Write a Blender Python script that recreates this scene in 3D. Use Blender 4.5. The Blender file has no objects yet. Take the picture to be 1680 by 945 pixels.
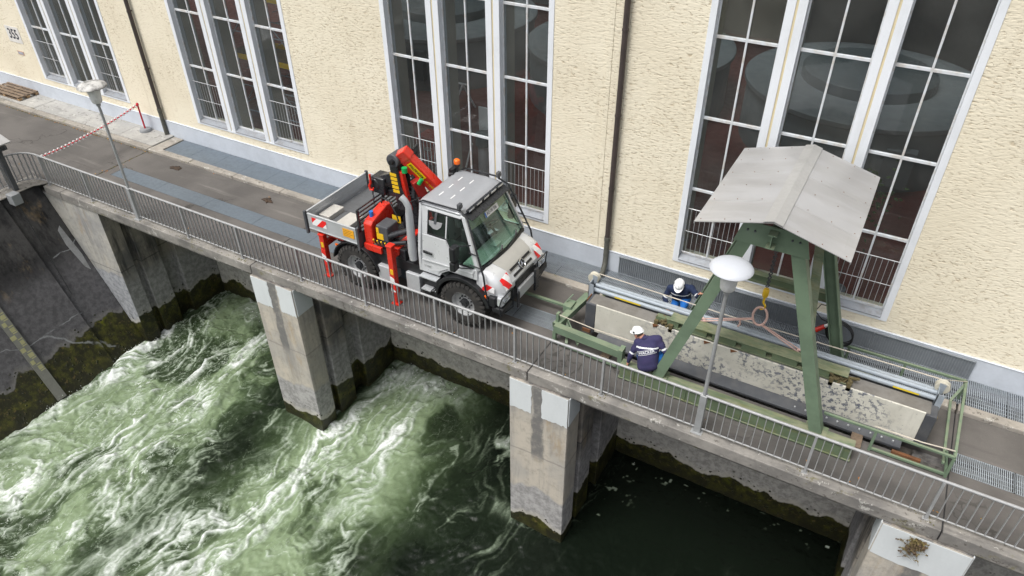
import bpy, bmesh, math, random
import numpy as np
from mathutils import Vector, Matrix
R = math.radians
random.seed(7)
rng = np.random.default_rng(11)
scene = bpy.context.scene
COL = scene.collection

# ------------------------------------------------------------------ camera
cam_d = bpy.data.cameras.new('camera'); cam = bpy.data.objects.new('camera', cam_d); COL.objects.link(cam)
PITCH, YAW, ROLL, FPX = 0.6419, -0.5191, -0.0060, 1201.08
_fw = Vector((math.sin(YAW)*math.cos(PITCH), math.cos(YAW)*math.cos(PITCH), -math.sin(PITCH)))
_r = Vector((math.cos(YAW), -math.sin(YAW), 0)); _u = _r.cross(_fw)
_r2 = _r*math.cos(ROLL)+_u*math.sin(ROLL); _u2 = _u*math.cos(ROLL)-_r*math.sin(ROLL)
cam.matrix_world = Matrix(((_r2.x, _u2.x, -_fw.x, 0.0), (_r2.y, _u2.y, -_fw.y, -10.16), (_r2.z, _u2.z, -_fw.z, 10.7), (0, 0, 0, 1)))
cam_d.sensor_width = 36.0; cam_d.lens = FPX/1680*36.0; cam_d.clip_start = 0.1; cam_d.clip_end = 2000
scene.camera = cam

# ------------------------------------------------------------------ light: overcast daylight
SUN_EL, SUN_AZ = R(63), R(205)          # azimuth from +Y clockwise: from behind the camera
world = bpy.data.worlds.new('World'); scene.world = world; world.use_nodes = True
wn = world.node_tree.nodes; wl = world.node_tree.links; wn.clear()
sky = wn.new('ShaderNodeTexSky'); sky.sky_type = 'NISHITA'; sky.sun_disc = False
sky.sun_elevation = SUN_EL; sky.sun_rotation = SUN_AZ; sky.air_density = 1.0; sky.dust_density = 5.0; sky.ozone_density = 1.0
hsv = wn.new('ShaderNodeHueSaturation'); hsv.inputs['Saturation'].default_value = 0.22
bg = wn.new('ShaderNodeBackground'); bg.inputs['Strength'].default_value = 0.13
wo = wn.new('ShaderNodeOutputWorld')
wl.new(sky.outputs[0], hsv.inputs['Color']); wl.new(hsv.outputs[0], bg.inputs['Color']); wl.new(bg.outputs[0], wo.inputs['Surface'])
sun_d = bpy.data.lights.new('sun', 'SUN'); sun_d.energy = 1.5; sun_d.angle = R(22); sun_d.color = (1.0, 0.97, 0.92)
sun = bpy.data.objects.new('sun', sun_d); COL.objects.link(sun)
_sd = Vector((math.sin(SUN_AZ)*math.cos(SUN_EL), math.cos(SUN_AZ)*math.cos(SUN_EL), math.sin(SUN_EL)))
sun.rotation_euler = (-_sd).to_track_quat('-Z', 'Y').to_euler(); sun.location = (0, -20, 40)
scene.view_settings.view_transform = 'Standard'; scene.view_settings.look = 'None'
scene.view_settings.exposure = 0.54; scene.view_settings.gamma = 1.0
scene.render.engine = 'CYCLES'; scene.cycles.use_denoising = True
scene.cycles.max_bounces = 7; scene.cycles.diffuse_bounces = 3; scene.cycles.transparent_max_bounces = 16
scene.cycles.caustics_reflective = False; scene.cycles.caustics_refractive = False

# ------------------------------------------------------------------ mesh builder
class MB:
    def __init__(s): s.v = []; s.f = []; s.mi = []; s.sm = []
    def add(s, vs, fs, mi=0, sm=False):
        o = len(s.v); s.v += [tuple(map(float, v)) for v in vs]
        for f in fs: s.f.append(tuple(i+o for i in f)); s.mi.append(mi); s.sm.append(sm)
        return s
    def box(s, x0, y0, z0, x1, y1, z1, mi=0):
        x0, x1 = min(x0, x1), max(x0, x1); y0, y1 = min(y0, y1), max(y0, y1); z0, z1 = min(z0, z1), max(z0, z1)
        return s.add([(x0,y0,z0),(x1,y0,z0),(x1,y1,z0),(x0,y1,z0),(x0,y0,z1),(x1,y0,z1),(x1,y1,z1),(x0,y1,z1)],
                     [(0,3,2,1),(4,5,6,7),(0,1,5,4),(1,2,6,5),(2,3,7,6),(3,0,4,7)], mi)
    def beam(s, p0, p1, w, h, up=(0,0,1), mi=0):
        p0 = Vector(p0); p1 = Vector(p1); d = (p1-p0).normalized(); up = Vector(up)
        a = d.cross(up)
        if a.length < 1e-5: a = d.cross(Vector((1,0,0)))
        a.normalize(); b = a.cross(d).normalized(); a *= w/2; b *= h/2
        vs = [p0-a-b, p0+a-b, p0+a+b, p0-a+b, p1-a-b, p1+a-b, p1+a+b, p1-a+b]
        return s.add(vs, [(0,1,2,3),(7,6,5,4),(0,4,5,1),(1,5,6,2),(2,6,7,3),(3,7,4,0)], mi)
    def frustum(s, rings, mi=0, sm=False, caps=True):
        n = len(rings[0]); o = len(s.v); vs = []; fs = []
        for r in rings: vs += list(r)
        for k in range(len(rings)-1):
            for i in range(n):
                j = (i+1) % n; fs.append((k*n+i, k*n+j, (k+1)*n+j, (k+1)*n+i))
        s.add(vs, fs, mi, sm)
        if caps:
            s.add(list(rings[0])[::-1], [tuple(range(n))], mi); s.add(list(rings[-1]), [tuple(range(n))], mi)
        return s
    def cyl(s, p0, p1, r0, r1=None, n=12, mi=0, caps=True, sm=True):
        r1 = r0 if r1 is None else r1; p0 = Vector(p0); p1 = Vector(p1); d = (p1-p0).normalized()
        a = d.orthogonal().normalized(); b = d.cross(a)
        c = [(math.cos(2*math.pi*i/n), math.sin(2*math.pi*i/n)) for i in range(n)]
        return s.frustum([[p0+(a*x+b*y)*r0 for x, y in c], [p1+(a*x+b*y)*r1 for x, y in c]], mi, sm, caps)
    def tube(s, pts, r, n=8, mi=0, closed=False):
        pts = [Vector(p) for p in pts]; m = len(pts); rings = []; a = None
        for i in range(m):
            if closed: d = (pts[(i+1) % m]-pts[i-1]).normalized()
            else: d = (pts[min(i+1, m-1)]-pts[max(i-1, 0)]).normalized()
            if a is None: a = d.orthogonal().normalized()
            else: a = (a-d*a.dot(d)).normalized()
            b = d.cross(a); rr = r[i] if isinstance(r, (list, tuple)) else r
            rings.append([pts[i]+(a*math.cos(2*math.pi*k/n)+b*math.sin(2*math.pi*k/n))*rr for k in range(n)])
        if closed: rings.append(rings[0])
        return s.frustum(rings, mi, True, not closed)
    def prism(s, poly, axis, c0, c1, mi=0):
        def P(a, b, c): return (c, a, b) if axis == 'x' else (a, c, b) if axis == 'y' else (a, b, c)
        n = len(poly); vs = [P(a, b, c0) for a, b in poly]+[P(a, b, c1) for a, b in poly]
        fs = [tuple(range(n))[::-1], tuple(range(n, 2*n))]+[(i, (i+1) % n, n+(i+1) % n, n+i) for i in range(n)]
        return s.add(vs, fs, mi)
    def lathe(s, c, axis, prof, n=24, mi=0, sm=True, caps=True):
        c = Vector(c); d = Vector(axis).normalized(); a = d.orthogonal().normalized(); b = d.cross(a)
        rings = [[c+d*h+(a*math.cos(2*math.pi*k/n)+b*math.sin(2*math.pi*k/n))*max(r, 1e-4) for k in range(n)] for r, h in prof]
        return s.frustum(rings, mi, sm, caps)
    def ibeam(s, p0, p1, h, w, tf=.02, tw=.016, up=(0,0,1), mi=0):
        p0 = Vector(p0); p1 = Vector(p1); d = (p1-p0).normalized(); a = d.cross(Vector(up)).normalized(); b = a.cross(d).normalized()
        o = b*(h/2-tf/2)
        s.beam(p0+o, p1+o, w, tf, up, mi); s.beam(p0-o, p1-o, w, tf, up, mi)
        return s.beam(p0, p1, tw, h-2*tf, up, mi)
    def torus(s, c, nrm, R_, r, n=24, m=8, mi=0, sx=1.0):
        c = Vector(c); d = Vector(nrm).normalized(); a = d.orthogonal().normalized(); b = d.cross(a)
        return s.tube([c+(a*math.cos(2*math.pi*k/n)*sx+b*math.sin(2*math.pi*k/n))*R_ for k in range(n)], r, m, mi, True)
    def mesh(s, name, mats, off=(0,0,0), recalc=True):
        me = bpy.data.meshes.new(name); off = Vector(off)
        me.from_pydata([Vector(v)-off for v in s.v], [], s.f)
        for m in (mats if isinstance(mats, (list, tuple)) else [mats]): me.materials.append(m)
        me.polygons.foreach_set('material_index', s.mi); me.polygons.foreach_set('use_smooth', s.sm)
        if recalc:
            bm = bmesh.new(); bm.from_mesh(me); bmesh.ops.remove_doubles(bm, verts=bm.verts, dist=1e-5)
            bmesh.ops.recalc_face_normals(bm, faces=bm.faces); bm.to_mesh(me); bm.free()
        if any(s.sm): me.set_sharp_from_angle(angle=R(42))
        me.update(); return me

def link(o): COL.objects.link(o); return o
def root(name, loc, label, cat, group=None):
    o = link(bpy.data.objects.new(name, None)); o.location = loc; o.empty_display_size = .2
    o['label'] = label; o['category'] = cat
    if group: o['group'] = group
    return o
def _rootloc(p):
    while p.parent: p = p.parent
    return p.location
def part(name, mb, mats, parent, bevel=0.0, seg=2, kind=None, label=None):
    me = mb.mesh(name, mats, _rootloc(parent)); o = link(bpy.data.objects.new(name, me)); o.parent = parent
    if bevel: bev(o, bevel, seg)
    if kind: o['kind'] = kind
    if label: o['label'] = label
    return o
def bev(o, w, seg=2):
    m = o.modifiers.new('bevel', 'BEVEL'); m.width = w; m.segments = seg; m.limit_method = 'ANGLE'; m.angle_limit = R(40); m.use_clamp_overlap = True
def single(name, mb, mats, label, cat, loc=None, group=None, bevel=0.0):
    loc = loc or mb.v[0]
    me = mb.mesh(name, mats, loc); o = link(bpy.data.objects.new(name, me)); o.location = loc
    o['label'] = label; o['category'] = cat
    if group: o['group'] = group
    if bevel: bev(o, bevel)
    return o
def struct(name, mb, mats, kind='structure', bevel=0.0):
    me = mb.mesh(name, mats); o = link(bpy.data.objects.new(name, me)); o['kind'] = kind
    if bevel: bev(o, bevel)
    return o
def inst(name, me, parent, loc, rot=None, bevel=0.0):       # one more object on shared mesh data
    o = link(bpy.data.objects.new(name, me)); o.parent = parent; o.location = Vector(loc)-_rootloc(parent)
    if rot: o.rotation_euler = rot
    if bevel: bev(o, bevel)
    return o
def text_part(name, txt, size, mtx, m, parent, ext=.002, sx=1.0, bold=0.0):
    cu = bpy.data.curves.new('t', 'FONT'); cu.body = txt; cu.size = size; cu.extrude = ext; cu.offset = bold
    cu.align_x = 'CENTER'; cu.align_y = 'CENTER'; cu.resolution_u = 3
    t = link(bpy.data.objects.new('t', cu)); dg = bpy.context.evaluated_depsgraph_get()
    me = bpy.data.meshes.new_from_object(t.evaluated_get(dg)); bpy.data.objects.remove(t); bpy.data.curves.remove(cu)
    me.name = name; me.transform(Matrix.Diagonal((sx, 1, 1, 1))); me.transform(mtx)
    me.transform(Matrix.Translation(-_rootloc(parent))); me.materials.clear(); me.materials.append(m)
    o = link(bpy.data.objects.new(name, me)); o.parent = parent; return o
def frame(o, x, y):                                          # matrix from origin, x and y axes
    x = Vector(x).normalized(); y = Vector(y); z = x.cross(y).normalized(); y = z.cross(x)
    return Matrix(((x.x, y.x, z.x, o[0]), (x.y, y.y, z.y, o[1]), (x.z, y.z, z.z, o[2]), (0, 0, 0, 1)))

# ------------------------------------------------------------------ materials
class NT:
    def __init__(s, name):
        s.m = bpy.data.materials.new(name); s.m.use_nodes = True; s.t = s.m.node_tree; s.t.nodes.clear()
        s.out = s.t.nodes.new('ShaderNodeOutputMaterial')
    def n(s, typ, ins=None, **props):
        nd = s.t.nodes.new('ShaderNode'+typ)
        for k, v in props.items(): setattr(nd, k, v)
        for k, v in (ins or {}).items():
            sk = nd.inputs[k]
            if isinstance(v, bpy.types.NodeSocket): s.t.links.new(v, sk)
            else: sk.default_value = v
        return nd
    def pos(s): return s.n('NewGeometry').outputs['Position']
    def obj(s): return s.n('TexCoord').outputs['Object']
    def scl(s, vec, sc, rot=(0,0,0), loc=(0,0,0)):
        return s.n('Mapping', {'Vector': vec, 'Scale': sc, 'Rotation': rot, 'Location': loc}).outputs[0]
    def noise(s, vec, scale, detail=4, rough=.55, dist=0.0):
        return s.n('TexNoise', {'Vector': vec, 'Scale': scale, 'Detail': detail, 'Roughness': rough, 'Distortion': dist}).outputs['Fac']
    def ramp(s, fac, a, b, lo=0.0, hi=1.0):
        return s.n('MapRange', {'Value': fac, 'From Min': a, 'From Max': b, 'To Min': lo, 'To Max': hi}, interpolation_type='SMOOTHSTEP').outputs[0]
    def mix(s, f, a, b, mode='MIX'):
        nd = s.n('Mix', data_type='RGBA', blend_type=mode)
        for sk, v in ((nd.inputs[0], f), (nd.inputs[6], a), (nd.inputs[7], b)):
            if isinstance(v, bpy.types.NodeSocket): s.t.links.new(v, sk)
            else: sk.default_value = (*v, 1) if isinstance(v, (tuple, list)) and len(v) == 3 else v
        return nd.outputs[2]
    def math(s, op, a, b=0.0, c=None):
        nd = s.n('Math', operation=op)
        for i, v in enumerate((a, b) if c is None else (a, b, c)):
            if isinstance(v, bpy.types.NodeSocket): s.t.links.new(v, nd.inputs[i])
            else: nd.inputs[i].default_value = v
        return nd.outputs[0]
    def sep(s, vec): return s.n('SeparateXYZ', {'Vector': vec}).outputs
    def bump(s, h, strength=.3, dist=.01):
        return s.n('Bump', {'Height': h, 'Strength': strength, 'Distance': dist}).outputs[0]
    def finish(s, col, rough=.6, metal=0.0, normal=None, spec=.5, coat=0.0, **kw):
        p = s.n('BsdfPrincipled', {})
        def put(k, v):
            if isinstance(v, bpy.types.NodeSocket): s.t.links.new(v, p.inputs[k])
            elif v is not None: p.inputs[k].default_value = (*v, 1) if isinstance(v, (tuple, list)) and len(v) == 3 else v
        put('Base Color', col); put('Roughness', rough); put('Metallic', metal); put('Normal', normal)
        put('Specular IOR Level', spec); put('Coat Weight', coat)
        for k, v in kw.items(): put(k.replace('_', ' '), v)
        s.t.links.new(p.outputs[0], s.out.inputs['Surface']); return s.m

def mat(name, c, rough=.5, metal=0.0, dirt=None, amt=.5, sc=3.0, bump=0.0, bsc=80, spec=.5, coat=0.0, local=False, streak=1.0):
    t = NT(name); p = t.obj() if local else t.pos()
    if dirt is None: dirt = tuple(x*.72 for x in c)
    pv = t.scl(p, (1, 1, 1/streak))
    f = t.ramp(t.noise(pv, sc, 6, .65), .42, .68, 0, amt)
    col = t.mix(f, c, dirt)
    f2 = t.ramp(t.noise(p, sc*11, 3), .3, .75, 0, amt*.45); col = t.mix(f2, col, tuple(x*.82 for x in c))
    rg = t.ramp(t.noise(p, sc*4, 3), .3, .7, max(rough-.08, .02), min(rough+.12, 1))
    nm = t.bump(t.noise(p, bsc, 4), bump, .01) if bump else None
    return t.finish(col, rg, metal, nm, spec, coat)

def m_stucco():
    t = NT('stucco'); p = t.pos(); x, y, z = t.sep(p)
    w = t.n('TexNoise', {'Vector': p, 'Scale': 1.6, 'Detail': 2}).outputs['Color']
    pw = t.n('VectorMath', {0: p, 1: t.n('VectorMath', {0: w, 'Scale': .12}, operation='SCALE').outputs[0]}, operation='ADD').outputs[0]
    a = t.noise(t.scl(pw, (8.5, 1, 27), (0, R(10), 0)), 1.0, 3, .6)
    b = t.noise(t.scl(pw, (9, 1, 25), (0, R(-22), 0), (3.1, 0, 5.2)), 1.0, 3, .6)
    c = t.noise(t.scl(pw, (13, 1, 30), (0, R(38), 0), (7, 0, 1)), 1.0, 2, .6)
    ga = t.ramp(a, .585, .69); gb = t.ramp(b, .60, .70); gc = t.ramp(c, .62, .71)
    patch = t.ramp(t.noise(p, .8, 3), .35, .62, .35, 1)
    g = t.math('MULTIPLY', t.math('MAXIMUM', t.math('MAXIMUM', ga, gb), t.math('MULTIPLY', gc, .7)), patch)
    pits = t.ramp(t.noise(p, 34, 3, .7), .64, .74)
    fine = t.noise(p, 60, 5, .7)
    big = t.noise(p, .5, 4)
    col = t.mix(t.ramp(big, .38, .62), (.83, .765, .61), (.785, .715, .56))
    col = t.mix(t.math('MULTIPLY', g, .58), col, (.47, .36, .215))
    col = t.mix(t.math('MULTIPLY', pits, .32), col, (.36, .27, .16))
    drip = t.ramp(t.noise(t.scl(p, (5, 1, .35)), 1, 4), .54, .74, 0, .20); col = t.mix(drip, col, (.46, .38, .26))
    h = t.math('SUBTRACT', t.math('ADD', t.math('MULTIPLY', fine, .25), t.math('MULTIPLY', t.math('ADD', a, b), -.9)), t.math('ADD', t.math('MULTIPLY', g, 1.0), t.math('MULTIPLY', pits, .4)))
    return t.finish(col, .92, 0, t.bump(h, .65, .014), .2)

def m_asphalt():
    t = NT('asphalt'); p = t.pos(); x, y, z = t.sep(p)
    n1 = t.noise(p, .7, 6, .65); n2 = t.noise(t.scl(p, (.35, 2.6, 1)), 1.0, 5, .6); n3 = t.noise(p, 95, 4, .75)
    col = t.mix(t.ramp(n1, .35, .65), (.098, .091, .086), (.142, .132, .124))
    col = t.mix(t.ramp(n2, .52, .74, 0, .55), col, (.085, .078, .074))
    col = t.mix(t.ramp(t.noise(t.scl(p, (.25, 3, 1), (0,0,0), (4, 9, 0)), 1.0, 5), .60, .72, 0, .5), col, (.26, .245, .225))
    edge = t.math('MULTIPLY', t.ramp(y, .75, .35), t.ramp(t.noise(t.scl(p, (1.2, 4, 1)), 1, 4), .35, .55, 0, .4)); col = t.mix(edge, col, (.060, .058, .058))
    col = t.mix(t.ramp(n3, .3, .75, 0, .5), col, (.09, .085, .08))
    sp = t.ramp(t.noise(p, 50, 2), .70, .76, 0, .5); col = t.mix(sp, col, (.30, .28, .26))
    ck = t.n('TexVoronoi', {'Vector': t.n('VectorMath', {0: p, 1: t.n('TexNoise', {'Vector': p, 'Scale': 2.2, 'Detail': 4}).outputs['Color']}, operation='ADD').outputs[0], 'Scale': .42}, feature='DISTANCE_TO_EDGE').outputs['Distance']
    ckm = t.math('MULTIPLY', t.ramp(ck, .012, .004), t.ramp(t.noise(p, .5, 2), .52, .6)); col = t.mix(t.math('MULTIPLY', ckm, .75), col, (.04, .038, .034))
    return t.finish(col, t.ramp(n1, .3, .7, .78, .95), 0, t.bump(t.math('SUBTRACT', n3, ckm), .5, .006), .3)

def m_concrete(name, c1, c2, stain=(.10,.095,.09), st=.5, moss=0.0, pits=1.0, horiz=False):
    t = NT(name); p = t.pos(); x, y, z = t.sep(p)
    n1 = t.noise(p, 1.1, 6, .65); n2 = t.noise(p, 9, 5, .7); n3 = t.noise(p, 60, 4, .7)
    col = t.mix(t.ramp(n1, .32, .68), c1, c2)
    col = t.mix(t.ramp(n2, .45, .72, 0, .5), col, tuple(v*.7 for v in c1))
    s = t.noise(t.scl(p, (3.2, 3.2, .55) if not horiz else (1.1, 5, 3)), 1.0, 6, .7)
    col = t.mix(t.ramp(s, .50, .72, 0, st), col, stain)
    pit = t.ramp(t.n('TexVoronoi', {'Vector': p, 'Scale': 6.5}).outputs['Distance'], .10, .05)
    pit = t.math('MULTIPLY', pit, t.ramp(t.noise(p, 2.0, 2), .55, .62, 0, pits)); col = t.mix(pit, col, (.05, .045, .04))
    lich = t.ramp(t.noise(p, 4.6, 6, .75), .58, .66, 0, .75); col = t.mix(lich, col, (.56, .55, .51))
    blk = t.math('MULTIPLY', t.ramp(t.noise(p, 9, 5, .72), .56, .64), t.ramp(t.noise(p, 1.7, 3), .44, .56)); col = t.mix(t.math('MULTIPLY', blk, .75*pits), col, (.07, .062, .052))
    if moss:
        mm = t.ramp(t.noise(p, 3.0, 5, .7), .60, .68, 0, moss); col = t.mix(mm, col, (.13, .12, .03))
    h = t.math('SUBTRACT', t.math('ADD', t.math('MULTIPLY', n3, .5), n2), t.math('MULTIPLY', pit, 2.0))
    return t.finish(col, .88, 0, t.bump(h, .45, .012), .3)

def m_pierwall(name, base, base2, dark, lowgrey, algae_z=-4.75, grey_z=-3.7, darkamt=.5, gsoft=.06, green=.3, streak=False, rim=.55):
    t = NT(name); p = t.pos(); x, y, z = t.sep(p)
    nb = t.noise(p, .9, 6, .65); nf = t.noise(p, 7, 6, .7); n3 = t.noise(p, 55, 4, .7)
    wob = t.math('MULTIPLY', t.math('SUBTRACT', t.noise(t.scl(p, (1.3, 1.3, .25)), 1.0, 4, .5), .5), 2.1)
    col = t.mix(t.ramp(nb, .40, .60), base, base2)
    col = t.mix(t.ramp(nf, .46, .70, 0, .6), col, tuple(v*.60 for v in base))
    st = t.noise(t.scl(p, (2.6, 2.6, .28)), 1.0, 6, .72)
    col = t.mix(t.ramp(st, .44, .66, 0, darkamt), col, dark)
    rust = t.ramp(t.noise(t.scl(p, (1.6, 1.6, .5), (0,0,0), (5, 2, 1)), 1.0, 5, .7), .56, .72, 0, .45); col = t.mix(rust, col, (.34, .235, .115))
    if streak:
        ox = t.sep(t.obj())[0]; wv = t.math('MULTIPLY', t.math('SUBTRACT', t.noise(t.scl(p, (2, 2, .9)), 2.0, 5, .65), .5), .28)
        sx = t.math('ABSOLUTE', t.math('ADD', ox, wv)); sm_ = t.math('MULTIPLY', t.ramp(sx, .17, .10), t.ramp(t.math('ADD', z, wv), -2.75, -2.3))
        col = t.mix(t.math('MULTIPLY', sm_, t.ramp(nf, .3, .55, .55, .92)), col, (.15, .148, .145))
    # lift joints of the pours
    lj = t.math('ABSOLUTE', t.math('SUBTRACT', t.math('ADD', z, t.math('MULTIPLY', wob, .05)), -2.45)); col = t.mix(t.ramp(lj, .035, .01, 0, .55), col, dark)
    zg = t.math('ADD', z, t.math('MULTIPLY', wob, .45))
    col = t.mix(t.ramp(zg, grey_z+gsoft, grey_z-.06), col, t.mix(t.ramp(nf, .35, .65), lowgrey, tuple(min(v*1.7, .6) for v in lowgrey)))
    za = t.math('ADD', z, t.math('MULTIPLY', wob, .50))
    col = t.mix(t.ramp(za, algae_z+.24, algae_z+.02, 0, rim), col, (.50, .47, .40))
    alg = t.mix(t.ramp(t.noise(p, 3.4, 5, .7), .42, .70), (.020, .020, .009), (.075, .075, .014))
    alg = t.mix(t.ramp(t.noise(p, 1.3, 4, .6), .60, .72, 0, green), alg, (.14, .155, .008))
    alg = t.mix(t.ramp(t.noise(p, 8, 4, .7), .58, .66, 0, .5), alg, (.16, .115, .045))
    am = t.ramp(za, algae_z+.03, algae_z-.03); col = t.mix(am, col, alg)
    if rim < .2:
        cv_ = t.n('TexVoronoi', {'Vector': t.scl(t.n('VectorMath', {0: p, 1: t.n('VectorMath', {0: t.n('TexNoise', {'Vector': p, 'Scale': 1.5, 'Detail': 5}).outputs['Color'], 'Scale': .5}, operation='SCALE').outputs[0]}, operation='ADD').outputs[0], (.3, .16, .55)), 'Scale': 1.0}, feature='DISTANCE_TO_EDGE').outputs['Distance']
        cr_ = t.math('MULTIPLY', t.ramp(cv_, .010, .003), t.ramp(t.noise(p, 1.2, 3), .5, .58, 0, .6)); col = t.mix(cr_, col, (.30, .31, .32))
    wet = t.ramp(z, -4.9, -5.2, 0, .6); col = t.mix(wet, col, (.018, .018, .010))
    tuft = t.math('MULTIPLY', t.ramp(t.n('TexVoronoi', {'Vector': p, 'Scale': 8.0}).outputs['Distance'], .32, .22), t.ramp(za, algae_z+.45, algae_z+.1)); tuft = t.math('MULTIPLY', tuft, t.ramp(t.noise(p, 4, 2), .5, .58)); col = t.mix(tuft, col, (.020, .022, .008))
    h = t.math('ADD', t.math('MULTIPLY', n3, .4), t.math('ADD', nf, t.math('MULTIPLY', tuft, 3.0)))
    rg = t.math('SUBTRACT', .88, t.math('MULTIPLY', am, .45))
    return t.finish(col, rg, 0, t.bump(h, .5, .02), .35)

def m_glass(name, tint, dust=.06, refl=1.0):
    t = NT(name); p = t.pos()
    tr = t.n('BsdfTransparent', {'Color': (*tint, 1)}); gl = t.n('BsdfGlossy', {'Color': (.9, .95, 1, 1), 'Roughness': .03})
    fr = t.math('MULTIPLY', t.n('Fresnel', {'IOR': 1.5}).outputs[0], t.math('SUBTRACT', 1.0, t.n('NewGeometry').outputs['Backfacing']))
    m1 = t.n('MixShader', {0: t.math('MULTIPLY', fr, refl), 1: tr.outputs[0], 2: gl.outputs[0]})
    df = t.n('BsdfDiffuse', {'Color': (.55, .54, .50, 1)})
    spk = t.ramp(t.noise(p, 42, 3, .8), .66, .74, 0, .25); big = t.ramp(t.noise(p, .7, 3, .5), .25, .85, .15, .85)
    d = t.math('ADD', t.math('MULTIPLY', big, dust), t.math('MULTIPLY', spk, t.math('MULTIPLY', big, dust*9)))
    m2 = t.n('MixShader', {0: d, 1: m1.outputs[0], 2: df.outputs[0]})
    t.t.links.new(m2.outputs[0], t.out.inputs['Surface']); return t.m

def m_peeling():
    t = NT('peeling_paint'); p = t.pos(); x, y, z = t.sep(p)
    n1 = t.noise(p, 1.6, 4); flake = t.noise(p, 10, 7, .72); zone = t.noise(p, 1.0, 3, .6)
    right = t.ramp(x, -4.2, -2.0)
    thr = t.math('MULTIPLY', t.math('MULTIPLY', t.ramp(flake, .525, .545), t.ramp(zone, .39, .53)), right)
    endf = t.ramp(x, 1.9, .9); thr = t.math('MULTIPLY', thr, endf)
    few = t.math('MULTIPLY', t.ramp(t.noise(p, 22, 4, .6), .66, .70), .8); thr = t.math('MAXIMUM', thr, few)
    col = t.mix(t.ramp(n1, .35, .65), (.62, .605, .535), (.52, .505, .44))
    col = t.mix(t.ramp(t.noise(t.scl(p, (5, .8, 1)), 1, 4), .55, .72, 0, .5), col, (.36, .345, .30))
    bare = t.mix(t.ramp(t.noise(p, 20, 3), .4, .6), (.09, .10, .125), (.18, .19, .215))
    col = t.mix(thr, col, bare)
    return t.finish(col, .75, 0, t.bump(t.math('SUBTRACT', t.math('MULTIPLY', flake, .2), thr), .6, .006), .35)

def m_green(name, c, lichen=.35):
    t = NT(name); p = t.pos(); nrm = t.sep(t.n('NewGeometry').outputs['Normal'])[2]
    n1 = t.noise(p, 2.2, 5, .6)
    col = t.mix(t.ramp(n1, .35, .7), c, tuple(v*.78 for v in c))
    sc = t.ramp(t.noise(p, 26, 5, .75), .62, .70, 0, .35); col = t.mix(sc, col, tuple(min(v*1.6, 1) for v in c))
    upm = t.math('MULTIPLY', t.ramp(nrm, .5, .9), t.ramp(t.noise(t.scl(p, (1.2, 4, 4)), 1.5, 5, .7), .36, .62, 0, lichen))
    col = t.mix(upm, col, (.27, .27, .18))
    if lichen > .5: col = t.mix(t.ramp(t.noise(t.scl(p, (1.5, 3, 5)), 1.3, 5, .7), .50, .70, 0, .5), col, (.16, .16, .055))
    rs = t.ramp(t.noise(p, 14, 5, .7), .70, .75, 0, .6); col = t.mix(rs, col, (.16, .075, .03))
    return t.finish(col, t.ramp(n1, .3, .7, .42, .6), 0, t.bump(t.noise(p, 90, 3), .1, .004), .4)

def m_galv():
    t = NT('galvanised_steel'); p = t.pos()
    v = t.n('TexVoronoi', {'Vector': t.scl(p, (14, 14, 14)), 'Scale': 1.0}).outputs['Color']
    g = t.n('RGBToBW', {'Color': v}).outputs[0]
    col = t.mix(g, (.27, .31, .35), (.35, .39, .43)); col = t.mix(t.ramp(t.noise(p, 3, 5), .5, .75, 0, .4), col, (.30, .32, .34))
    return t.finish(col, t.ramp(g, 0, 1, .45, .6), .15, None, .4)

def m_stripes(name, a, b, period, ang, axes=(0, 2)):
    t = NT(name); c = t.sep(t.pos()); u = c[axes[0]]; v = c[axes[1]]
    s = t.math('ADD', t.math('MULTIPLY', u, math.cos(ang)), t.math('MULTIPLY', v, math.sin(ang)))
    f = t.ramp(t.math('FRACT', t.math('DIVIDE', s, period)), .49, .51)
    return t.finish(t.mix(f, a, b), .35, 0, None, .5)

M = {}
M['stucco'] = m_stucco()
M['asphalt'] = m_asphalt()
M['slab'] = m_concrete('edge_concrete', (.30, .283, .258), (.155, .148, .140), st=.75, moss=.5, horiz=True)
M['walk'] = m_concrete('walk_concrete', (.42, .41, .385), (.33, .325, .31), st=.35, moss=.2, horiz=True)
M['kerb'] = m_concrete('kerb_concrete', (.36, .33, .29), (.27, .25, .22), st=.4, moss=.5, horiz=True)
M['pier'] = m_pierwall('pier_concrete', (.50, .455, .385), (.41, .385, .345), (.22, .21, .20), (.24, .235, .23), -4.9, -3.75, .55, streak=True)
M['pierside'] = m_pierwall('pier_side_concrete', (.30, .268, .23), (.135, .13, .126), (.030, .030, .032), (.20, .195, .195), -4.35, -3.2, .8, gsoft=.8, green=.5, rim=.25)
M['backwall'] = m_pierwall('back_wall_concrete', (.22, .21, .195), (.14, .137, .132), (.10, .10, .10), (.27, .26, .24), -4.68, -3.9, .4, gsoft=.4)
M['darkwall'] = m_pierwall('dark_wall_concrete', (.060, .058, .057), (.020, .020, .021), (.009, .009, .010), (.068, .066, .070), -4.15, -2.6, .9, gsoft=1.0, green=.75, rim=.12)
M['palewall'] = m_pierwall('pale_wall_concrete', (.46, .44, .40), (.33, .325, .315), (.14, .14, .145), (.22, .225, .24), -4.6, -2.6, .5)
M['mortar'] = mat('repair_mortar', (.62, .65, .66), .85, dirt=(.50, .53, .54), amt=.4, sc=1.6, bump=.1, streak=3)
M['plinth'] = mat('plinth_paint', (.56, .60, .66), .75, dirt=(.40, .43, .47), amt=.45, sc=1.5, bump=.15, bsc=70)
M['trim'] = mat('white_trim', (.80, .83, .87), .55, dirt=(.60, .62, .64), amt=.35, sc=2.5, streak=2)
M['trimline'] = mat('mullion_seam', (.72, .62, .40), .7, amt=.4)
M['grille'] = mat('grille_grey', (.46, .47, .48), .5, .3, amt=.3)
M['bar'] = mat('glazing_bar_paint', (.66, .69, .72), .5, dirt=(.42, .33, .22), amt=.5, sc=5)
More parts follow.
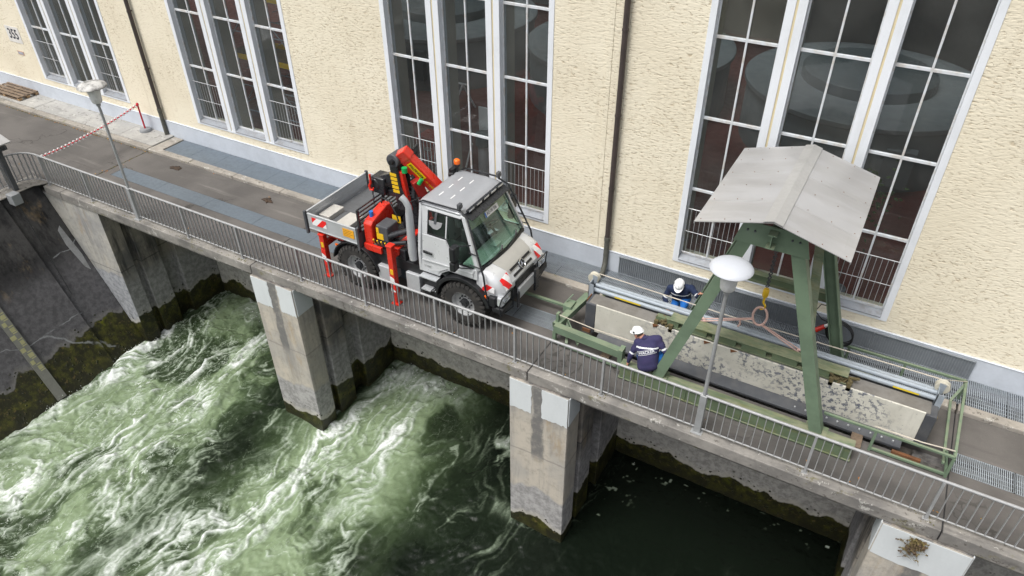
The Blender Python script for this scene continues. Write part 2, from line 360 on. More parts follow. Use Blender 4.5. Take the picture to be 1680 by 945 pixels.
M['sill'] = mat('zinc_sill', (.30, .32, .35), .5, .3, dirt=(.20, .19, .18), amt=.6, sc=4)
M['reveal'] = mat('inner_reveal', (.42, .40, .34), .85, dirt=(.36, .34, .28), amt=.3)
M['hallfloor'] = mat('hall_floor', (.17, .052, .042), .4, dirt=(.12, .042, .034), amt=.5, sc=1.2)
M['hallwall'] = mat('hall_wall', (.22, .22, .20), .85, amt=.3)
M['gen'] = mat('generator_paint', (.185, .20, .205), .5, dirt=(.15, .165, .17), amt=.4, sc=.8)
M['gendark'] = mat('generator_dark', (.08, .095, .10), .5, amt=.3)
M['glass'] = m_glass('window_glass', (.80, .83, .84), .075)
M['dustglass'] = m_glass('dusty_glass', (.75, .76, .70), .20)
M['pipe'] = mat('downpipe_brown', (.065, .050, .046), .5, dirt=(.04, .034, .032), amt=.5)
M['pipeold'] = mat('downpipe_foot', (.10, .10, .085), .7, dirt=(.05, .05, .04), amt=.6, sc=8)
M['rail'] = mat('railing_paint', (.36, .365, .37), .5, .15, dirt=(.25, .25, .245), amt=.5, sc=6, bump=.05)
M['pole'] = mat('lamp_pole_paint', (.36, .37, .375), .5, .2, dirt=(.26, .26, .26), amt=.5, sc=5)
M['shade'] = mat('lamp_shade_white', (.52, .54, .58), .45, dirt=(.47, .49, .52), amt=.25, sc=4)
M['dirtyshade'] = mat('lamp_shade_dirty', (.55, .54, .52), .6, dirt=(.06, .06, .055), amt=.95, sc=5)
M['opal'] = mat('opal_glass', (.78, .78, .77), .35, dirt=(.45, .44, .42), amt=.4, sc=10)
M['galv'] = m_galv()
M['grate'] = mat('grating_steel', (.36, .40, .44), .5, .3, dirt=(.24, .26, .28), amt=.6, sc=4)
M['plate'] = mat('cover_plate_steel', (.125, .152, .18), .5, .1, dirt=(.10, .12, .14), amt=.4, sc=2.5, bump=.05, streak=1)
M['louvre'] = mat('louvre_grey', (.26, .285, .31), .55, .2, dirt=(.18, .195, .21), amt=.5, sc=3)
M['trench'] = mat('trench_dark', (.03, .03, .032), .9)
M['green'] = m_green('green_paint', (.16, .225, .152), .35)
M['greenold'] = m_green('green_paint_lichen', (.13, .175, .105), .75)
def m_sheet():
    t = NT('roof_sheet'); p = t.pos()
    col = t.mix(t.ramp(t.noise(t.scl(p, (.5, 2.2, 1)), 1.0, 5), .35, .65), (.47, .47, .475), (.405, .40, .395))
    col = t.mix(t.ramp(t.noise(t.scl(p, (1.0, 7, 1)), 1.0, 5, .7), .56, .74, 0, .28), col, (.36, .345, .32))
    v = t.n('TexVoronoi', {'Vector': p, 'Scale': 3.1}).outputs['Distance']; col = t.mix(t.math('MULTIPLY', t.ramp(v, .045, .02), t.ramp(t.noise(p, 2.4, 2), .55, .65, 0, .6)), col, (.20, .13, .07))
    col = t.mix(t.ramp(t.noise(p, 9, 6, .75), .70, .77, 0, .4), col, (.30, .27, .16))
    return t.finish(col, t.ramp(t.noise(p, 3, 4), .3, .7, .32, .5), .3, t.bump(t.noise(t.scl(p, (.7, 2, 1)), 2.0, 3), .12, .03), .5)
M['sheet'] = m_sheet()
M['darksteel'] = mat('dark_steel', (.075, .080, .09), .6, .2, dirt=(.13, .13, .13), amt=.6, sc=4)
M['rust'] = mat('rust', (.20, .085, .035), .85, dirt=(.09, .05, .03), amt=.7, sc=8, bump=.2)
M['peel'] = m_peeling()
M['yellow'] = mat('yellow_paint', (.80, .50, .02), .4, amt=.2)
M['black'] = mat('black_plastic', (.014, .015, .017), .45, amt=.2)
M['blackp'] = mat('black_paint', (.02, .022, .026), .3, amt=.3, dirt=(.05, .05, .05))
M['rubber'] = mat('tyre_rubber', (.026, .025, .024), .8, dirt=(.075, .068, .06), amt=.7, sc=6, bump=.1)
M['silver'] = mat('silver_car_paint', (.64, .655, .67), .34, .25, dirt=(.58, .59, .60), amt=.25, sc=1.5, coat=.5)
M['roofsilver'] = mat('silver_roof', (.36, .372, .395), .4, .2, dirt=(.33, .34, .36), amt=.25, sc=2, coat=.3)
M['alu'] = mat('aluminium', (.56, .58, .60), .42, .35, dirt=(.46, .47, .48), amt=.4, sc=3)
M['tread'] = mat('tread_plate', (.62, .60, .56), .45, .3, dirt=(.48, .46, .42), amt=.4, sc=5, bump=.5, bsc=140)
M['rimm'] = mat('wheel_rim_silver', (.52, .53, .54), .4, .4, dirt=(.30, .30, .29), amt=.4, sc=6)
M['red'] = mat('crane_red', (.66, .030, .014), .32, dirt=(.48, .03, .02), amt=.3, sc=3, coat=.4)
M['orange'] = mat('orange_film', (.85, .40, .02), .4, amt=.15)
M['white'] = mat('white_paint', (.80, .80, .80), .4, amt=.15)
M['bluep'] = mat('blue_plastic', (.02, .16, .55), .4, amt=.1)
M['greenp'] = mat('green_plastic', (.01, .36, .09), .35, amt=.1)
M['amber'] = mat('amber_lens', (.90, .16, .01), .15, amt=.1)
M['lens'] = mat('headlamp_lens', (.62, .64, .66), .08, .5, amt=.2)
M['chrome'] = mat('chrome', (.75, .76, .78), .08, 1.0, amt=.05)
M['cabglass'] = m_glass('cab_glass', (.74, .85, .80), .02, 1.2)
M['seat'] = mat('cab_interior', (.15, .16, .165), .8, amt=.2)
M['cabtrim'] = mat('cab_headliner', (.46, .39, .27), .85, amt=.2)
M['bed'] = mat('bed_floor', (.11, .115, .122), .6, amt=.4, dirt=(.09, .09, .09))
M['rope'] = mat('pink_rope', (.62, .43, .38), .85, dirt=(.45, .25, .22), amt=.5, sc=60)
M['wire'] = mat('pale_rope', (.55, .50, .42), .85, amt=.3)
M['wood'] = mat('pallet_wood', (.20, .145, .10), .85, dirt=(.09, .07, .055), amt=.7, sc=6, bump=.3, bsc=40)
M['woodend'] = mat('pallet_block_ends', (.40, .26, .14), .85, amt=.5)
M['redpole'] = mat('red_plastic', (.50, .015, .03), .4, amt=.2)
M['greybase'] = mat('grey_base', (.25, .26, .27), .7, amt=.3)
M['navy'] = mat('navy_cloth', (.030, .028, .085), .9, dirt=(.050, .036, .105), amt=.6, sc=7, bump=.35, bsc=26)
M['navy2'] = mat('dark_blue_cloth', (.010, .020, .058), .9, dirt=(.016, .030, .078), amt=.6, sc=7, bump=.35, bsc=26)
M['blue'] = mat('bright_blue_cloth', (.01, .135, .48), .85, amt=.4, bump=.3, bsc=26)
M['skin'] = mat('skin', (.60, .29, .20), .55, amt=.2)
M['hair'] = mat('short_hair', (.11, .075, .05), .8, amt=.3)
M['boot'] = mat('work_boot', (.025, .022, .02), .7, amt=.4)
M['helmet'] = mat('helmet_white', (.82, .83, .84), .3, amt=.08)
M['reflect'] = mat('reflective_tape', (.78, .80, .82), .4, amt=.1)
M['leaf'] = mat('fallen_leaf', (.45, .17, .03), .8, dirt=(.38, .28, .05), amt=.8, sc=4)
M['plant'] = mat('leaf_green', (.05, .085, .02), .7, amt=.5)
M['dryplant'] = mat('dry_weed', (.10, .065, .04), .9, dirt=(.22, .19, .05), amt=.7, sc=9)
M['moss'] = mat('moss', (.09, .085, .018), .95, dirt=(.20, .15, .03), amt=.7, sc=8)
M['stripe_t'] = m_stripes('warning_stripes_side', (.80, .02, .02), (.82, .82, .82), .26, R(-45), (0, 2))
M['stripe_f'] = m_stripes('warning_stripes_front', (.80, .02, .02), (.82, .82, .82), .27, R(35), (1, 2))
M['stripe_s'] = m_stripes('warning_stripes_leg', (.74, .03, .02), (.82, .82, .82), .30, R(60), (0, 2))
M['stain'] = mat('oily_dirt', (.035, .025, .018), .8, dirt=(.10, .05, .02), amt=.6, sc=20, bump=.5)
# ================================================================== SETTING
ZW = -5.30                      # water level
YF = 4.12                       # facade plane
JO = [-21.2, -13.42, -5.36, 2.6]    # expansion joints across the deck
XL, XR = -60.0, 16.0
segs = []
_e = [XL]+JO+[XR]
for a, b in zip(_e[:-1], _e[1:]): segs.append((a+(.012 if a != XL else 0), b-(.012 if b != XR else 0)))

# river bed / terrain sheet far below everything
struct('riverbed', MB().box(-400, -400, -9.2, 400, 400, -9.0), M['trench'])

deck = link(bpy.data.objects.new('bridge_deck', MB().box(XL, .14, -.62, XR, 1.30, -.30).box(XL, 1.86, -.62, XR, 4.10, -.30).mesh('bridge_deck', M['slab'])))
deck['kind'] = 'structure'
for a, b in segs:
    if a < -22: part('edge_slab', MB().box(-22.0, -.16, -.27, b, .13, 0), M['slab'], deck, .015)
    else: part('edge_slab', MB().box(a, -.16, -.27, b, .13, 0), M['slab'], deck, .015)
    mb = MB().box(a, .134, -.30, b, 1.315, -.004)
    if a > -22: mb.box(a, 1.845, -.30, b, 2.95, -.004)
    else: mb.box(a, 1.319, -.30, b, 2.95, -.004)
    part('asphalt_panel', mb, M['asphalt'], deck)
for j in JO: part('joint_seal', MB().box(j-.011, -.12, -.28, j+.011, 2.94, -.02), M['trench'], deck)
part('trench_floor', MB().box(-21.18, 1.28, -1.1, XR, 1.88, -.64).box(-21.18, 3.2, -.31, XR, 4.1, -.295), M['trench'], deck)
# kerb and pavement at the facade
k = -22.0
for a, b in segs:
    n = max(1, round((b-a)/2.0)); n = min(n, 20); w = (b-a)/n
    for i in range(n):
        x0 = a+i*w+.006; x1 = a+(i+1)*w-.006
        if x1 < -34: continue
        part('kerb_stone', MB().box(x0, 2.955, -.25, x1, 3.19, .085+.006*random.random()), M['kerb'], deck, .02)
for x0, x1 in ((-34, -30.2), (-30.19, -27.6), (-27.59, -24.9), (-24.89, -22.95), (-22.94, -21.22)):
    part('paving_slab', MB().box(x0, 3.195, -.25, x1, 4.10, .095+.006*random.random()), M['walk'], deck, .012)
part('kerb_cap', MB().box(-21.19, 3.195, -.25, -20.75, 4.06, .07), M['kerb'], deck, .02)

def grating(x0, x1, y0, y1, z, pitch, along='y'):
    mb = MB(); th = .0075
    mb.box(x0, y0, z-.03, x0+.008, y1, z); mb.box(x1-.008, y0, z-.03, x1, y1, z)
    mb.box(x0, y0, z-.03, x1, y0+.008, z); mb.box(x0, y1-.008, z-.03, x1, y1, z)
    n = int((x1-x0)/pitch)
    for i in range(1, n): x = x0+i*pitch; mb.box(x-th, y0+.008, z-.03, x+th, y1-.008, z-.0015)
    for i in range(1, int((y1-y0)/.11)): y = y0+i*.11; mb.box(x0+.008, y-.003, z-.018, x1-.008, y+.003, z-.004)
    return mb
# stop-log slot strip: cover plates on the left, gratings in front of the truck and on the right
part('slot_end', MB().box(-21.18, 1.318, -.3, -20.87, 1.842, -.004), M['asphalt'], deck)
x = -20.85
while x < -9.0:
    part('cover_plate', MB().box(x, 1.322, -.035, x+1.994, 1.838, .0), M['plate'], deck, .003); x += 2.0
for x0 in (-8.84, -7.68, -6.52):
    part('floor_grating', grating(x0, x0+1.14, 1.322, 1.838, .0, .033), M['grate'], deck)
for i in range(5): part('floor_grating', grating(2.64+i*1.02, 3.64+i*1.02, 1.322, 1.838, .0, .033), M['grate'], deck)
# strip along the facade
x = -20.70
while x < -13.5:
    part('cover_plate', MB().box(x, 3.21, .0, x+1.094, 4.055, .05), M['plate'], deck, .003); x += 1.1
while x < 9:
    part('floor_grating', grating(x, x+1.09, 3.21, 4.055, .05, .036), M['grate'], deck); x += 1.1

# yard to the left behind the abutment
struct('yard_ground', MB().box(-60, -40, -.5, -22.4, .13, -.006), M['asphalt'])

# ------------------------------------------------------------------ power house
hall = root('power_house', (-9.44, YF, 0), 'cream stuccoed power house with tall white framed windows behind the bridge', 'building')
WC = [-1.42, -9.44, -17.46, -25.48]; WH = 2.36; Z0, Z1 = .84, 9.62
mb = MB(); xs = [XL]
for c in sorted(WC): xs += [c-WH, c+WH]
xs.append(XR)
for i in range(0, len(xs), 2): mb.box(xs[i], YF, -.3, xs[i+1], YF+.62, 14.0)
for c in WC: mb.box(c-WH, YF, -.3, c+WH, YF+.62, Z0); mb.box(c-WH, YF, Z1, c+WH, YF+.62, 14.0)
part('wall', mb, M['stucco'], hall)
mb = MB().box(XL, YF-.045, -.28, XR, YF-.003, .59)
part('plinth', mb, M['plinth'], hall, .008)
part('plinth_ledge', MB().box(XL, YF-.055, .591, XR, YF-.003, .607), M['plinth'], hall, .004)
part('roof', MB().box(XL, YF-.6, 14.004, XR, 7.0, 14.4).box(XL, 14, 14.004, XR, 25, 14.4), M['sheet'], hall)
part('added_skylight', MB().box(XL, 7.02, 14.2, XR, 13.98, 14.22), M['glass'], hall)  # unseen glazed strip in the roof gap, added to brighten the hall inside
# hall behind the glass
part('hall_floor', MB().box(XL+.1, YF+.63, -.3, XR-.1, 24, .0), M['hallfloor'], hall)
mb = MB().box(XL, 24, -.3, XR, 24.4, 3.2).box(XL, 24, 10, XR, 24.4, 14)
mb.box(XL, 24, 3.2, XR, 24.4, 10)
mb.box(XL, YF+.62, -.3, XL+.3, 24, 14).box(XR-.3, YF+.62, -.3, XR, 24, 14)
part('hall_wall', mb, M['hallwall'], hall)

# one window, then copies of all its pieces for the others
GL = YF+.17; LW = 1.28; ML = .36
def lights(c): return [(c-LW/2-ML-LW, c-LW/2-ML), (c-LW/2, c+LW/2), (c+LW/2+ML, c+LW/2+ML+LW)]
pane_me = MB().box(-.298, -.004, -.805, .298, .004, .805).mesh('pane', M['glass'])
pane_dm = MB().box(-.298, -.004, -.805, .298, .004, .805).mesh('pane', M['dustglass'])
for wi, c in enumerate(WC):
    mb = MB(); t0 = .13
    mb.box(c-WH, YF-.018, Z0, c-WH+t0, YF+.30, Z1); mb.box(c+WH-t0, YF-.018, Z0, c+WH, YF+.30, Z1)
    mb.box(c-WH+t0, YF-.018, Z0, c+WH-t0, YF+.30, Z0+.06); mb.box(c-WH+t0, YF-.018, Z1-.13, c+WH-t0, YF+.30, Z1)
    win = part('window', mb, M['trim'], hall, .006)
    L = lights(c)
    for a, b in ((L[0][1], L[1][0]), (L[1][1], L[2][0])):
        m = (a+b)/2
        part('mullion', MB().box(a, YF-.015, Z0+.061, m-.022, YF+.30, Z1-.131).box(m+.022, YF-.015, Z0+.061, b, YF+.30, Z1-.131), M['trim'], win, .006)
        part('mullion_seam', MB().box(m-.0215, YF+.004, Z0+.062, m+.0215, YF+.1, Z1-.132), M['trimline'], win)
        part('inner_pillar', MB().box(a+.02, YF+.305, .0, b-.02, YF+.72, Z1), M['reveal'], win)
    part('inner_jamb', MB().box(c-WH+.01, YF+.305, 0, c-WH+.12, YF+.72, Z1).box(c+WH-.12, YF+.305, 0, c+WH-.01, YF+.72, Z1), M['reveal'], win)
    for li, (a, b) in enumerate(L):
        if li == 0: a = c-WH+t0
        if li == 2: b = c+WH-t0
        part('sill', MB().prism([(YF-.03, Z0+.061), (YF+.16, Z0+.061), (YF+.16, Z0+.175), (YF-.03, Z0+.085)], 'x', a+.004, b-.004), M['sill'], win, .004)
        m = (a+b)/2; bars = MB()
        bars.box(m-.02, GL-.03, 1.03, m+.02, GL+.02, Z1-.13)
        bars.box(a, GL-.03, 1.0, a+.03, GL+.02, Z1-.13).box(b-.03, GL-.03, 1.0, b, GL+.02, Z1-.13).box(a+.03, GL-.03, 1.0, b-.03, GL+.02, 1.045)
        for kk in range(1, 5):
            z = 1.04+1.68*kk
            for p, q in ((a+.03, m-.02), (m+.02, b-.03)): bars.box(p, GL-.04, z-.028, q, GL+.02, z+.028)
        part('glazing_bars', bars, M['bar'], win, .004)
        for kk in range(5):
            for xm, (p, q) in ((0, (a+.03, m-.02)), (1, (m+.02, b-.03))):
                dm = pane_dm if (wi == 0 and li == 0 and kk == 3) else pane_me
                o = inst('pane', dm, win, ((p+q)/2, GL, 1.04+1.68*kk+.84)); o.scale.x = (q-p)/.596+.01
                o.rotation_euler = (random.uniform(-.002, .002), 0, random.uniform(-.003, .003))
        if li != 1:
            g = MB(); gy = YF+.085
            for z in (2.25, 1.66, 1.10): g.cyl((a, gy, z), (b, gy, z), .011 if z > 2 else .009, n=6)
            nb = 11
            for i in range(1, nb): g.cyl((a+(b-a)*i/nb, gy, 1.1), (a+(b-a)*i/nb, gy, 2.25), .0055, n=6)
            part('safety_grille', g, M['grille'], win)
# house number and small notice, thin facade joint strip
part('number_plate', MB().box(-29.18, YF-.012, 2.02, -28.38, YF-.003, 2.60), mat('number_plate_white', (.76, .74, .70), .6), hall)
text_part('house_number', '355', .50, frame((-28.78, YF-.016, 2.31), (1, 0, 0), (0, 0, 1)), mat('number_ink', (.012, .014, .035), .6), hall, sx=.78, bold=.006)
nt_ = part('wall_notice', MB().box(-28.98, YF-.012, 1.56, -28.6, YF-.003, 1.70), mat('notice_frame', (.62, .40, .28), .6), hall)
part('notice_panel', MB().box(-28.94, YF-.017, 1.585, -28.64, YF-.0125, 1.675), mat('notice_paper', (.40, .42, .48), .6), nt_)
part('facade_joint', MB().box(-5.83, YF-.014, .61, -5.70, YF-.002, 14), M['stucco'], hall)
for x0, x1 in ((-5.07, -3.2), (-3.19, -1.2), (-1.19, .8), (.81, 2.74)):
    mb = MB().box(x0, YF-.078, .075, x1, YF-.072, .545)
    n = int((x1-x0)/.05)
    for i in range(n): xx = x0+(i+.5)*(x1-x0)/n; mb.box(xx-.008, YF-.105, .08, xx+.008, YF-.079, .54)
    mb.box(x0, YF-.11, .541, x1, YF-.06, .56).box(x0, YF-.11, .06, x1, YF-.06, .079)
    part('plinth_louvre', mb, M['louvre'], hall)

# things standing in the hall
for i, c in enumerate((-1.35, -9.4, -17.4)):
    g = root('generator_housing', (c, 15, 0), ('big round grey generator behind the window with the gantry roof in front', 'round grey generator seen through the right panes above the truck cab',
             'round grey generator with vent slats seen through the left panes above the crane')[i], 'generator', 'generators in the hall')
    part('drum', MB().lathe((c, 15, 0), (0,0,1), [(3.62, 0), (3.62, 1.72), (3.55, 1.82)], 64), M['gen'], g)
    part('rim', MB().lathe((c, 15, 0), (0,0,1), [(3.70, 1.822), (3.74, 1.86), (3.74, 1.98), (3.66, 2.03), (3.3, 2.03)], 64), M['gen'], g)
    part('cover_disc', MB().lathe((c, 15, 0), (0,0,1), [(2.0, 2.031), (2.0, 2.35), (1.9, 2.42)], 48), M['gendark'], g)
    part('inspection_door', MB().box(c+1.2, 11.52, .25, c+2.0, 11.9, 1.4), M['gen'], g, .02)
    if i == 2: part('vent_slats', MB().box(c+.6, 11.3, .5, c+1.4, 11.55, 1.6), M['gendark'], g)
s = root('scaffold_tower', (-18.6, 6.6, 0), 'steel scaffold tower with yellow toe boards behind the window left of the truck', 'scaffold')
mb = MB()
for xx in (-20.2, -18.5, -16.8):
    for yy in (6.1, 7.3): mb.cyl((xx, yy, 0), (xx, yy, 7.5), .024, n=8)
    for z in (.6, 2.4, 4.4, 6.4): mb.cyl((xx, 6.1, z), (xx, 7.3, z), .022, n=6)
    for z in np.arange(.3, 7.4, .35): mb.cyl((xx, 6.9, z), (xx, 7.3, z), .014, n=6)
for z in (.6, 1.5, 2.4, 3.3, 4.4, 5.4, 6.4):
    for yy in (6.1, 7.3): mb.cyl((-20.2, yy, z), (-16.8, yy, z), .022, n=6)
for z in (.3, 2.5, 4.5): mb.cyl((-20.2, 6.1, z), (-18.5, 6.1, z+1.9), .02, n=6); mb.cyl((-16.8, 6.1, z), (-18.5, 6.1, z+1.9), .02, n=6)
part('tubes', mb, M['galv'], s)
for z in (2.4, 4.4): part('toe_board', MB().box(-20.2, 6.03, z+.02, -16.8, 6.06, z+.19).box(-20.2, 7.34, z+.02, -16.8, 7.37, z+.19), M['yellow'], s)
for z in (2.4, 4.4): part('plank', MB().box(-20.2, 6.14, z+.025, -16.8, 7.26, z+.06), M['wood'], s)
t = root('plastic_case', (-12.55, 6.9, 0), 'red case standing on the hall floor behind the window bars', 'case')
part('shell', MB().box(-12.9, 6.6, .0, -12.2, 7.15, .85), M['red'], t, .05); part('lid', MB().box(-12.93, 6.57, .853, -12.17, 7.18, .95), M['red'], t, .03); part('handle', MB().box(-12.66, 6.53, .55, -12.44, 6.6, .62), M['white'], t)
t = root('instrument_stand', (-10.6, 6.6, 0), 'grey instrument stand with a white board inside the window behind the cab', 'stand')
part('column', MB().cyl((-10.55, 6.7, 0), (-10.55, 6.7, 1.15), .19, n=20), M['alu'], t); part('head', MB().cyl((-10.55, 6.7, 1.152), (-10.55, 6.7, 1.5), .25, n=20), M['gendark'], t)
part('leg', MB().cyl((-10.85, 6.5, 1.2), (-11.1, 6.3, 0), .03, n=8), M['white'], t); part('board', MB().box(-10.9, 7.0, 1.4, -10.35, 7.04, 2.15), M['white'], t)
t = root('trestle', (-14.6, 10.9, 0), 'white folding trestle on the red hall floor', 'trestle')
for dx in (0, .9): part('leg', MB().cyl((-15.2+dx, 10.6, 0), (-14.9+dx, 10.9, .9), .035, n=6).cyl((-14.6+dx, 11.2, 0), (-14.9+dx, 10.9, .9), .035, n=6), M['white'], t)
part('top_bar', MB().cyl((-15.1, 10.9, .92), (-13.8, 10.9, .92), .035, n=6), M['white'], t)

# potted plant inside the right window
pl = root('potted_plant', (-.2, 5.6, 0), 'leafy green house plant inside the right window beside the mullion', 'plant')
part('pot', MB().lathe((-.2, 5.6, 0), (0,0,1), [(.16, 0), (.21, .36), (.19, .36), (.18, .30)], 20), M['greybase'], pl)
part('stem', MB().tube([(-.2, 5.6, .3), (-.22, 5.55, 1.4), (-.25, 5.5, 2.6), (-.2, 5.45, 3.5)], .018, 6), M['wood'], pl)
mb = MB()
for i in range(160):
    q = Vector((-.22+random.gauss(0, .30), 5.5+random.gauss(0, .2), 2.9+random.gauss(0, .42))); d = Vector((random.gauss(0, 1), random.gauss(0, 1), random.gauss(-.2, .6))).normalized()
    e = d.orthogonal().normalized()*.03; mb.add([q, q+d*.06+e, q+d*.13, q+d*.06-e], [(0, 1, 2, 3)])
part('leaves', mb, M['plant'], pl, kind='stuff')

# ------------------------------------------------------------------ downpipes
def downpipe(x, label, foot):
    t = root('downpipe', (x, YF-.1, 0), label, 'downpipe', 'rain pipes on the facade')
    part('pipe', MB().cyl((x, YF-.1, .95), (x, YF-.1, 14), .062, n=16), M['pipe'], t)
    part('foot', MB().tube([(x, YF-.1, .949), (x, YF-.1, .40), (x+.01, YF-.14, .25), (x+.03, YF-.28, .14), (x+.06, YF-.46, .10)] if foot else [(x, YF-.1, .949), (x, YF-.1, .5), (x, YF-.1, .08)], .064 if foot else .068, 12), M['pipeold'], t)
    part('socket', MB().cyl((x, YF-.1, .90), (x, YF-.1, 1.02), .074, n=16), M['pipeold'], t)
    for z in (2.35, 4.15, 6.0, 8, 10, 12):
        part('clamp', MB().cyl((x, YF-.1, z-.022), (x, YF-.1, z+.022), .071, n=16).box(x-.012, YF-.05, z-.018, x+.012, YF, z+.018), M['pipe'], t)
downpipe(-5.42, 'brown rain pipe on the facade between the truck and the gantry', True)
downpipe(-21.5, 'brown rain pipe on the facade beside the red barrier post', False)

# ------------------------------------------------------------------ piers and walls under the deck
def notched(x0, x1, y0, y1, left, right):
    g = [(.40, .62, .22), (1.32, 1.85, .28)]; P = [(x0, y0), (x1, y0)]
    if right:
        for a, b, d in g: P += [(x1, a), (x1-d, a), (x1-d, b), (x1, b)]
    P += [(x1, y1), (x0, y1)]
    if left:
        for a, b, d in reversed(g): P += [(x0, b), (x0+d, b), (x0+d, a), (x0, a)]
    return P
def pier(x0, x1, label, patches):
    t = root('bridge_pier', ((x0+x1)/2, 0, ZW), label, 'pier', 'piers of the bridge')
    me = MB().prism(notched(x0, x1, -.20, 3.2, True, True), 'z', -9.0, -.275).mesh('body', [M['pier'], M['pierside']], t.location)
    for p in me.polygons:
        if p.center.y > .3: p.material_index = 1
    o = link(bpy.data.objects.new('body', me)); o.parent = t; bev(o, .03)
    part('front_skin', MB().box(x0+.012, -.214, -9, x1-.012, -.2005, -.275), M['pier'], t)
    part('mortar_patch', MB().box(x1-.03, -.19, -1.11, x1+.012, .37, -.29), M['mortar'], t)
    if x0 > 0: part('mortar_patch', MB().box(x0-.012, -.19, -1.11, x0+.03, .37, -.29), M['mortar'], t)
    for a, b in patches:
        rg = []
        nb = 14
        for q in range(nb+1): rg.append((b+(a-b)*q/nb+random.uniform(-.006, .006), -1.12+random.uniform(-.028, .022)))
        for q in range(1, 9): rg.append((a+random.uniform(-.016, .02)*(a > x0+.1), -1.12+(.83*q/9)))
        rg += [(a, -.29), (b, -.29)]
        for q in range(1, 9): rg.append((b+random.uniform(-.02, .016)*(b < x1-.1), -.29-.83*q/9))
        part('mortar_patch', MB().prism(rg, 'y', -.224, -.2145), M['mortar'], t)
    return t
pier(-13.46, -12.02, 'tall pale bridge pier standing in the white water below the truck', [(-13.44, -12.86), (-12.56, -12.04)])
pier(-5.77, -4.33, 'middle bridge pier with two white patches and a dark streak between them', [(-5.75, -5.215), (-4.965, -4.345)])
pier(1.74, 3.18, 'right bridge pier at the picture edge with weeds hanging on it', [(1.76, 3.16)])
# side mortar on pier flanks facing right
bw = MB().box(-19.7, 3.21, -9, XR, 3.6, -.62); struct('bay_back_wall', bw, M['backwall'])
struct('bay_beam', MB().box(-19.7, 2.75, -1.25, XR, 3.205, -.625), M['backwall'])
# left abutment: battered river wall and the half pier under the deck edge
ab = root('river_wall', (-20.5, -2, ZW), 'dark stained sloping concrete river wall below the curved railing', 'wall')
def batter(z): return -19.75-(z-ZW)*(2.5/5.3)
prof = [(batter(-9), -9), (batter(-.03), -.03), (-23.0, -.03), (-23.0, -9)]
def bpart(name, y0, y1, off, m):
    part(name, MB().prism([(a+off if i < 2 else a, b) for i, (a, b) in enumerate(prof)], 'y', y0, y1), m, ab, .02)
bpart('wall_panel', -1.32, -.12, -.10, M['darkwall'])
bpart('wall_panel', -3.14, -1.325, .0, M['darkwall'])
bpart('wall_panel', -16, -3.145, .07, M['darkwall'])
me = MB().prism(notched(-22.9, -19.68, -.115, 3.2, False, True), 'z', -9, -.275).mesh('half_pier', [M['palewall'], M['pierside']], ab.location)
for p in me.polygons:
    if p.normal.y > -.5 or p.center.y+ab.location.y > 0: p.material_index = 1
o = link(bpy.data.objects.new('half_pier', me)); o.parent = ab; bev(o, .02)
part('coping', MB().prism([(-22.98, .12), (-22.0, .12), (-22.15, -.12), (-22.28, -.3), (-22.30, -1), (-22.27, -2), (-22.24, -16), (-22.98, -16)], 'z', -.028, .015), M['slab'], ab, .02)
pt = part('mortar_patch', MB().prism([(-.42, -1.35), (-.30, -1.25), (-.22, -2.2), (-.26, -2.7), (-.36, -2.55), (-.46, -1.8)], 'x', 0, .012), mat('old_patch', (.27, .275, .28), .85, dirt=(.16, .16, .16), amt=.7, sc=4), ab)
for v in pt.data.vertices:
    wz = v.co.z+ab.location.z; v.co.x += batter(wz)-.098
g = MB()
def wallpt(y, z, off): return Vector((batter(z)+off, y, z))
g.add([wallpt(-3.05, -2.0, .078), wallpt(-3.33, -2.0, .078), wallpt(-3.33, -5.2, .078), wallpt(-3.05, -5.2, .078),
       wallpt(-3.05, -2.0, .10), wallpt(-3.33, -2.0, .10), wallpt(-3.33, -5.2, .10), wallpt(-3.05, -5.2, .10)], [(0,1,2,3),(7,6,5,4),(0,4,5,1),(1,5,6,2),(2,6,7,3),(3,7,4,0)])
sg = root('water_gauge', (-20.9, -3.2, -4.5), 'yellow and white water level gauge on the dark river wall', 'gauge')
part('board', g, mat('gauge_board', (.17, .17, .15), .7, amt=.6), sg)
for i in range(11):
    z = -2.1-i*.2; w = .11 if i % 2 else .0
    q = MB(); ys = (-3.08-w, -3.08-w-.11-.02*(i % 3))
    q.add([wallpt(ys[0], z, .104), wallpt(ys[1], z, .104), wallpt(ys[1], z-.12, .104), wallpt(ys[0], z-.12, .104)], [(0,1,2,3)])
    q.add([wallpt(-3.07, z-.14, .1035), wallpt(-3.20, z-.14, .1035), wallpt(-3.20, z-.17, .1035), wallpt(-3.07, z-.17, .1035)], [(0,1,2,3)])
    part('gauge_mark', q, mat('gauge_yellow', (.34, .33, .17), .7, amt=.6) if i == 0 else bpy.data.materials['gauge_yellow'], sg)
t = root('junction_box', (-22.15, -.95, -.05), 'small grey junction box on top of the dark river wall', 'box')
part('housing', MB().box(-22.28, -1.12, -.22, -21.98, -.85, .12), M['greybase'], t, .02); part('cable', MB().tube([(-22.05, -1.0, -.2), (-21.9, -1.0, -.8), (-20.85, -1.2, -3.0)], .015, 6), M['black'], t)
